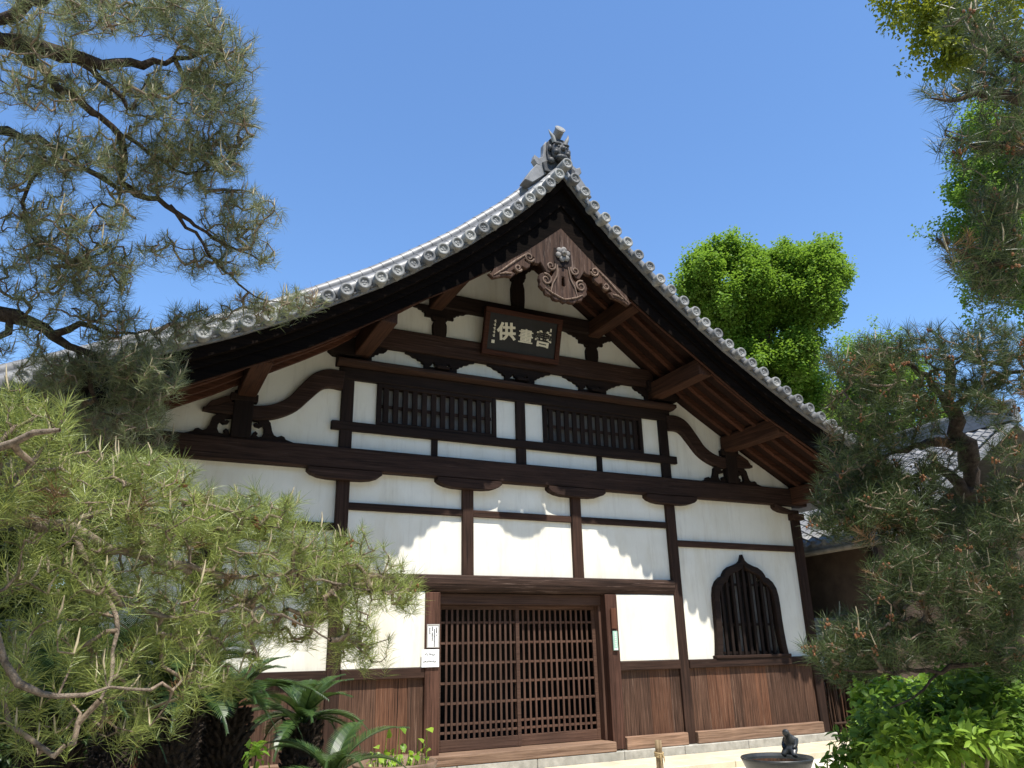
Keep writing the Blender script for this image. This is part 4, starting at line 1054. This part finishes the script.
# ------------------------------------------------------------------ broadleaf trees
def leafy(name, label, base, limbs, lobes, mat, leaf=(.07, .11), per=60, shoot=.35, bark=None, up=.6, cat='tree', shape=leaf_cards, wf=.8, group=None, sd=1, clump=None):
    """lobes: (centre xyz, radii xyz, shoots): short leafy shoots scattered through every lobe, denser to its outside"""
    rg = np.random.default_rng(sd)
    e = empty(name, base); tag(e, label, cat, group)
    if limbs:
        t = MB()
        for lb in limbs: q = resample(lb, .35); t.tube([p[:3] for p in q], [p[3] for p in q], 9)
        t.build('trunk', bark or BARK, e)
    C = []; A = []
    for c, r3, n in lobes:
        v = rg.normal(size=(n, 3)); v /= np.linalg.norm(v, axis=1)[:, None]
        q = v*(rg.uniform(.12, 1, n)**.42)[:, None]
        C.append(np.array(c)+q*np.array(r3)); A.append(v*.7+np.array([0, 0, up])+rg.normal(size=(n, 3))*.3)
    C = np.concatenate(C); A = np.concatenate(A)
    if clump:
        k, s = clump; sc = np.repeat(rg.uniform(.6, 1.3, len(C)), k)[:, None]; C = np.repeat(C, k, 0)+rg.normal(size=(len(C)*k, 3))*np.array([s, s, s*1.25])*sc; A = np.repeat(A, k, 0)+rg.normal(size=(len(A)*k, 3))*.35
    A /= np.linalg.norm(A, axis=1)[:, None]
    n = len(C); sz = rg.uniform(.6, 1.35, n)
    A2 = np.repeat(A, per, 0); m_ = n*per; S2 = np.repeat(sz, per)
    rv = rg.normal(size=(m_, 3)); perp = rv-A2*np.sum(rv*A2, 1)[:, None]; perp /= np.linalg.norm(perp, axis=1)[:, None]
    P = np.repeat(C, per, 0)+A2*(rg.uniform(-.5, 1, m_)*shoot*S2)[:, None]+perp*(rg.uniform(0, .45, m_)*shoot*S2)[:, None]
    D = perp+A2*rg.uniform(-.2, .9, m_)[:, None]+np.array([0, 0, -.15])
    Nn = A2*.5+np.array([0, 0, .7])+rg.normal(size=(m_, 3))*.45
    L = rg.uniform(leaf[0], leaf[1], m_)
    V, F = shape(P, D, Nn, L, L*wf)
    npmesh('crown', V, F, mat, e)
    return e
GINK = leafmat('ginkgo_leaf', (.085, .175, .02), (.19, .31, .04), .5, .45, (.27, .43, .04), .3, .35)
GINK2 = leafmat('ginkgo_leaf_shade', (.045, .10, .015), (.13, .21, .03), .5, .42, (.22, .36, .03), .3, .35)
NSC = .17
def lob(px, py, d, rpx, n, dep=1.0, sy=1.0):
    r_ = rpx*d/FPX; return (PT(px, py, d), (r_, r_*dep, r_*sy), max(3, int(n*NSC)))
def gp(px, py, d): 
    p = PT(px, py, d); return (p[0], p[1], -.1)
d = 33.0
t0 = gp(775, 400, d); tp = PT(772, 350, d)
def mass(d, ells, sd):          # many small leafy clumps through a few crown masses
    rg = np.random.default_rng(sd); L = []
    for px, py, rx, ry, n, dep in ells:
        k = 0; pts = []
        while k < n:
            v = rg.normal(size=3); v /= np.linalg.norm(v); q = v*rg.uniform(.35, 1)**.5
            p = np.array([px+q[0]*rx, py+q[1]*ry, d+q[2]*dep])
            L.append((PT(*p), (rg.uniform(.40, .72),)*2+(rg.uniform(.55, 1.0),), int(rg.integers(16, 30)))); k += 1
    return L
leafy('ginkgo_tree', 'bright green round ginkgo rising behind the right roof slope', t0,
      [[(*t0, .5), (*PT(775, 400, d), .40), (*PT(768, 350, d), .28), (*PT(750, 290, d), .12), (*PT(735, 262, d), .05)], [(*PT(772, 370, d), .3), (*PT(800, 330, d), .2), (*PT(812, 285, d), .10), (*PT(815, 255, d), .04)], [(*PT(768, 340, d), .25), (*PT(775, 290, d), .12), (*PT(772, 265, d), .05)], [(*PT(770, 380, d), .2), (*PT(730, 340, d), .1), (*PT(700, 315, d), .04)]],
      mass(d, [(728, 292, 44, 42, 46, 2.0), (808, 286, 32, 42, 34, 1.6), (770, 298, 28, 24, 14, 1.2), (768, 272, 16, 10, 4, .6), (772, 348, 54, 36, 46, 2.2), (775, 400, 58, 36, 34, 2.2), (696, 290, 14, 16, 7, .8), (830, 270, 10, 20, 6, .6)], 5),
      GINK, (.08, .135), 56, .50, up=1.3, wf=1.0, sd=21)
d = 40.0
t0 = gp(880, 420, d)
leafy('ginkgo_tree', 'yellow green tree farther back behind the right pine', t0, [[(*t0, .45), (*PT(880, 400, d), .25), (*PT(876, 370, d), .1)]],
      [lob(870, 375, d, 30, 150), lob(845, 400, d, 30, 140), lob(890, 410, d, 34, 160), lob(860, 440, d, 40, 150), lob(925, 425, d, 30, 110), lob(905, 380, d, 18, 50), lob(830, 420, d, 22, 60)],
      GINK, (.09, .15), 56, .8, up=1.2, wf=1.0, clump=(7, .45), sd=22)
d = 24.0
t0 = gp(1060, 300, d)
leafy('ginkgo_tree', 'tall dense green tree at the right edge behind the reaching pine', t0, [[(*t0, .5), (*PT(1060, 300, d), .35), (*PT(1050, 120, d), .15), (*PT(1045, 40, d), .06)], [(*PT(1055, 260, d), .2), (*PT(1000, 220, d), .06)], [(*PT(1055, 180, d), .18), (*PT(1005, 130, d), .05)]],
      [lob(1005, 150, d, 40, 170), lob(1000, 225, d, 42, 200), lob(1010, 285, d, 36, 140), lob(1040, 100, d, 40, 120), lob(1060, 200, d, 60, 170), lob(985, 195, d, 24, 60), lob(1060, 300, d, 50, 120), lob(990, 250, d, 26, 60)],
      GINK, (.07, .115), 56, .5, up=.8, wf=1.0, clump=(7, .32), sd=23)
NSC = .55
# the tree overhead on the right whose lowest sprays show in the corner and which shades the right pine
ZELK = leafmat('overhead_leaf', (.10, .15, .012), (.25, .29, .03), .5, .45, (.34, .36, .03), .3, .5)
t0 = (3.6, -10.2, -.1)
leafy('broadleaf_tree', 'overhead broadleaf tree whose yellow green sprays hang into the top right corner', t0,
      [[(*t0, .22), (3.4, -10.1, 3.0, .18), (3.0, -10.0, 6.0, .13), (2.2, -9.9, 8.2, .06)], [(3.2, -10.0, 5.0, .1), (1.2, -9.4, 7.0, .05), (.2, -9.0, 7.6, .02)], [(3.0, -10, 5.5, .1), (3.4, -8.6, 7.4, .05), (3.8, -7.8, 8, .02)]],
      [((1.4, -9.7, 7.4), (1.7, 1.4, .9), 175), ((2.9, -9.4, 7.9), (1.5, 1.4, .9), 95), ((.4, -10.4, 7.0), (1.1, 1.0, .6), 50), lob(985, 10, 6.4, 50, 130, .8, .8), lob(938, 15, 6.4, 30, 55, .8, .9), lob(905, 0, 6.5, 22, 40), lob(940, 40, 6.3, 20, 40), lob(952, 62, 6.3, 14, 22), lob(970, 55, 6.3, 20, 40), ((3.8, -8.4, 7.6), (1.2, 1.2, .8), 60)],
      ZELK, (.030, .052), 52, .17, up=.1, wf=.58, sd=24)

# ------------------------------------------------------------------ shrubs at the lower right
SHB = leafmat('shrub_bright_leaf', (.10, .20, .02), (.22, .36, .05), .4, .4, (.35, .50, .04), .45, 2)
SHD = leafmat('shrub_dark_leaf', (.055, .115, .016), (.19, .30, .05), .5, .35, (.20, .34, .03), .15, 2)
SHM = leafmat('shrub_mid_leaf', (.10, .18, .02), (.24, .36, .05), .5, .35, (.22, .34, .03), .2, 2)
def shrub(label, pads, mat, leaf, per, shoot, wf, sd, base):
    lobes = [(PT(px, py, d_), (rx*d_/FPX, rd, ry*d_/FPX), n) for px, py, d_, rx, ry, rd, n in pads]
    b = (base[0], base[1], -.1)
    rg = np.random.default_rng(sd); limbs = []
    for c, r3, n in lobes:
        for k in range(3):
            q = np.array(c)+rg.uniform(-.5, .5, 3)*np.array(r3); limbs.append([(b[0]+rg.uniform(-.1, .1), b[1]+rg.uniform(-.1, .1), -.1, .014), (*(np.array(b)*.4+q*.6+np.array([0, 0, .05])), .009), (*q, .005)])
    return leafy('garden_shrub', label, b, limbs, lobes, mat, leaf, per, shoot, TWIG, .5, 'shrub', oval_cards, wf, None, sd)
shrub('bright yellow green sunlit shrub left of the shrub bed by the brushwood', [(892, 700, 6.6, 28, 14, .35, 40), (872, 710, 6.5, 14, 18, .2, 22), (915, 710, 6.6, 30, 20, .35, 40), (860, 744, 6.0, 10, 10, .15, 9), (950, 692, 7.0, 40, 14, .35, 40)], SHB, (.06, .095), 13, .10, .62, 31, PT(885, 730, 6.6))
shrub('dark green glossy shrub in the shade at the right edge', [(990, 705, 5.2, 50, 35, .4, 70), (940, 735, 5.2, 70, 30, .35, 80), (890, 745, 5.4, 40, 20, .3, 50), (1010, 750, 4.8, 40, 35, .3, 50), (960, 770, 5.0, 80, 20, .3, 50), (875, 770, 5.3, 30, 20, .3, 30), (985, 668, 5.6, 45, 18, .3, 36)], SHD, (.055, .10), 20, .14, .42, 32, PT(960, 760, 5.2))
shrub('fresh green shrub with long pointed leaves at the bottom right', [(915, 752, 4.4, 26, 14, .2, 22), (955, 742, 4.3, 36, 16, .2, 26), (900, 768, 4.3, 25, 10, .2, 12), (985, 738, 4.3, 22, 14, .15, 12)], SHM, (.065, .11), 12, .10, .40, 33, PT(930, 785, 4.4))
# small dark leaved plant by the basin
PURP = leafmat('purple_dark_leaf', (.02, .018, .022), (.06, .05, .06), .4, .15)
b0 = PT(845, 765, 7.4)
leafy('dark_leaved_plant', 'tiny dark purple leaved plant between the basin and the shrubs', (b0[0], b0[1], -.1), [[(b0[0], b0[1], -.1, .006), (*PT(840, 752, 7.4), .004)], [(b0[0], b0[1], -.1, .006), (*PT(851, 758, 7.4), .003)]],
      [(PT(838, 757, 7.4), (.05, .05, .05), 6), (PT(842, 742, 7.4), (.03, .03, .05), 3), (PT(850, 762, 7.4), (.07, .05, .04), 7)], PURP, (.03, .05), 5, .03, cat='plant', shape=oval_cards, wf=.5, sd=35)

# water plants in the pot
LOT = leafmat('water_plant_leaf', (.12, .24, .02), (.28, .42, .05), .4, .45, (.45, .6, .05), .4, 3)
m = MB(); Pb = []; Db = []; Nb = []; Lb = []
def stemleaf(x, y, h, L, lean):
    p = np.array([x, y, .49]); q = p+np.array([lean[0], lean[1], h]); m.tube([p, (p+q)/2+np.array([lean[0]*.1, 0, 0]), q], [.005, .004, .003], 5)
    Pb.append(q); Db.append(np.array([lean[0]*2+.05, -.3, -.4+rng.uniform(0, .9)])); Nb.append(np.array([rng.uniform(-.4, .4), -.6, .8])); Lb.append(L)
for k in range(46):
    a, r_ = rng.uniform(0, 6.28), .34*rng.uniform(0, 1)**.5
    stemleaf(pc[0]+r_*math.cos(a), pc[1]+r_*math.sin(a), rng.uniform(.05, .16), rng.uniform(.05, .10), rng.uniform(-.03, .03, 2))
for dx, h, L in ((-.16, .30, .12), (-.02, .40, .11), (.05, .24, .10), (.24, .27, .11), (.36, .36, .12), (-.24, .22, .10)): stemleaf(pc[0]+dx*.9, pc[1]-.05, h, L, rng.uniform(-.04, .04, 2))
V, F = oval_cards(np.array(Pb), np.array(Db), np.array(Nb), np.array(Lb), np.array(Lb)*.75)
tri = np.array([q[:3] for q in m.f]+[(q[0], q[2], q[3]) for q in m.f if len(q) > 3])
tag(npmesh('water_plant', np.concatenate([np.array(m.v), V]), np.concatenate([tri, F+len(m.v)]), LOT), 'bright green round leaved water plants growing in the brown pot', 'plant')

# ------------------------------------------------------------------ cycads
CYC = leafmat('cycad_leaf', (.018, .045, .014), (.06, .105, .028), .36, .2, (.12, .19, .03), .45, 2)
CYCT = rough_mat('cycad_trunk_scales', (.010, .007, .005), (.065, .045, .03), 22, .95, .9, .03)
def cycad(label, x, y, h, nf, fl, sd, rt=.16):
    rg = np.random.default_rng(sd)
    e = empty('cycad_palm', (x, y, -.1)); tag(e, label, 'cycad', 'cycads under the left pine')
    t = MB(); t.tube([(x, y, -.1), (x+.03, y, h*.5), (x+.02, y, h)], [rt*1.05, rt, rt*.85], 14)
    k = 0
    z = 0.0
    while z < h:
        for j in range(17):
            a = 2*math.pi*(j+.5*(k % 2))/17; c = np.array([x+.02+math.cos(a)*rt*.95, y+math.sin(a)*rt*.95, z])
            c = c+rg.normal(size=3)*.010; q_ = rg.uniform(.025, .06); t.tube([c, c+np.array([math.cos(a)*q_, math.sin(a)*q_, rg.uniform(.02, .06)])], [.022, .010], 5)
        z += .045; k += 1
    t.build('trunk', CYCT, e)
    for f in range(nf):
        a = 2.4*f+rg.uniform(-.3, .3); el = rg.uniform(.25, 1.25); L = fl*rg.uniform(.8, 1.1)
        o = np.array([x+.02, y, h]); hd = np.array([math.cos(a), math.sin(a), 0]); pts = []; p = o.copy(); ang = el
        for s in range(15):
            pts.append(p.copy()); p = p+(hd*math.cos(ang)+np.array([0, 0, 1.])*math.sin(ang))*L/14; ang -= .085+.03*(1.3-el)
        pts = np.array(pts); ms = MB(); ms.tube(pts, list(np.linspace(.011, .003, 15)), 5)
        V0 = [np.array(ms.v)]; F0 = [q for q in ms.f]
        n = 46; u = np.linspace(.10, .99, n); idx = u*14; i0 = np.minimum(idx.astype(int), 13); fr = (idx-i0)[:, None]
        c = pts[i0]*(1-fr)+pts[i0+1]*fr; tg = pts[i0+1]-pts[i0]; tg /= np.linalg.norm(tg, axis=1)[:, None]
        sd_ = np.cross(tg, np.array([0, 0, 1.])); sd_ /= np.linalg.norm(sd_, axis=1)[:, None]; nu = np.cross(sd_, tg)
        ll = .17*np.sin(np.clip(u*1.05+.12, 0, 1)*math.pi)**.5*fl/.9+.02
        V = []; F = []
        for s in (-1, 1):
            D = sd_*s*.85+tg*.55+nu*.32; D /= np.linalg.norm(D, axis=1)[:, None]
            wv = tg*.0065; tipp = c+D*ll[:, None]-np.array([0, 0, .02]); md = c+D*(ll*.5)[:, None]
            b = len(V)
            for i in range(n):
                b = len(V); V += [c[i]-wv[i], c[i]+wv[i], md[i]+wv[i], md[i]-wv[i], tipp[i]]; F += [(b, b+1, b+2, b+3), (b+3, b+2, b+4)]
        ms.add(V, F); ms.build('frond', CYC, e)
q = PT(345, 768, 6.3)
cycad('nearest low cycad with arching sunlit fronds before the wainscot', *PT(330, 770, 6.4)[:2], .62, 10, .80, 41, .13)
cycad('cycad with scaly dark trunk beside the low sunlit cycad', *PT(222, 760, 6.2)[:2], 1.20, 24, .85, 42)
cycad('tall cycad with pale scaly trunk in the middle under the pine', *PT(165, 760, 5.6)[:2], 1.35, 28, .95, 43)
cycad('cycad at far left deep in the shade under the pine', *PT(45, 760, 5.2)[:2], 1.25, 28, .95, 44)
cycad('tallest cycad near the left garden wall whose tips rise above the pine', *PT(195, 640, 8.0)[:2], 2.7, 26, 1.1, 45)
cycad('cycad close to the corner post left of the pot', *PT(300, 740, 7.2)[:2], 1.0, 18, .7, 46)
cycad('cycad behind the shaded one at far left with raised fronds', *PT(110, 740, 7.0)[:2], 1.5, 28, 1.0, 47)
HEDG = leafmat('evergreen_hedge_leaf', (.015, .035, .012), (.05, .085, .025), .4, .25, (.10, .16, .03), .4, 1.5)
for k, (px, dd, hh) in enumerate(((20, 8.6, 1.35), (95, 9.2, 1.3), (-60, 8.0, 1.4))):
    q = PT(px, 690, dd)
    leafy('evergreen_shrub', ('dark evergreen shrub filling the gap at the left edge under the pine', 'dark evergreen shrub against the left garden wall near the hall corner', 'dark evergreen shrub just outside the left edge')[k], (q[0], q[1], -.1),
          [[(q[0], q[1], -.1, .05), (q[0]+.05, q[1], hh, .02)]], [((q[0], q[1], hh*.75), (.75, .6, hh*.8), 240)], HEDG, (.07, .11), 22, .16, cat='shrub', shape=oval_cards, wf=.45, sd=70+k)
b0 = PT(255, 760, 5.0)
leafy('garden_shrub', 'tiny bright green seedling at the bottom edge among the cycads', (b0[0], b0[1], -.1), [[(b0[0], b0[1], -.1, .008), (*PT(256, 752, 5.0), .004)]], [(PT(258, 752, 5.0), (.06, .05, .05), 6)], SHB, (.05, .08), 6, .05, cat='shrub', shape=oval_cards, wf=.6, sd=36)
d = 15.0
t0 = gp(15, 560, d)
leafy('evergreen_tree', 'dark evergreen tree beyond the left end of the hall roof', t0, [[(*t0, .18), (*PT(15, 520, d), .12), (*PT(18, 460, d), .04)]],
      [lob(20, 500, d, 62, 260), lob(40, 580, d, 80, 420), lob(-20, 560, d, 80, 300), lob(-40, 480, d, 60, 140), lob(20, 620, d, 90, 220), lob(60, 470, d, 36, 60)], HEDG, (.10, .16), 44, .3, up=.4, shape=oval_cards, wf=.5, sd=81)
# ------------------------------------------------------------------ unseen trees added round the viewer to block low sky light
for i, (x, y, h, s, lab) in enumerate(((-13, -19, 11, 4.2, 'broad green tree added unseen behind the viewer on the left to block sky light'), (-4.5, -24, 13, 4.8, 'tall green tree added unseen in the middle of the row behind the viewer to block sky light'), (6, -21, 12, 4.6, 'broad green tree added unseen behind the viewer on the right to block sky light'), (15, -14, 10, 4.2, 'wide green tree added unseen far right of the garden to block sky light'), (-17, -8, 10, 4.0, 'wide green tree added unseen far left of the garden to block sky light'))):
    leafy('sky_blocker_tree', lab, (x, y, -.1), [[(x, y, -.1, .35), (x+.2, y, h*.4, .28), (x, y+.2, h*.75, .12)]],
          [((x, y, h*.62), (s, s, h*.36), 420), ((x+s*.5, y+.5, h*.42), (s*.7, s*.7, h*.2), 140), ((x-s*.5, y, h*.4), (s*.7, s*.7, h*.2), 140)], GINK2, (.22, .34), 16, .7, up=.4, wf=.9, group='added unseen trees round the garden', sd=60+i)
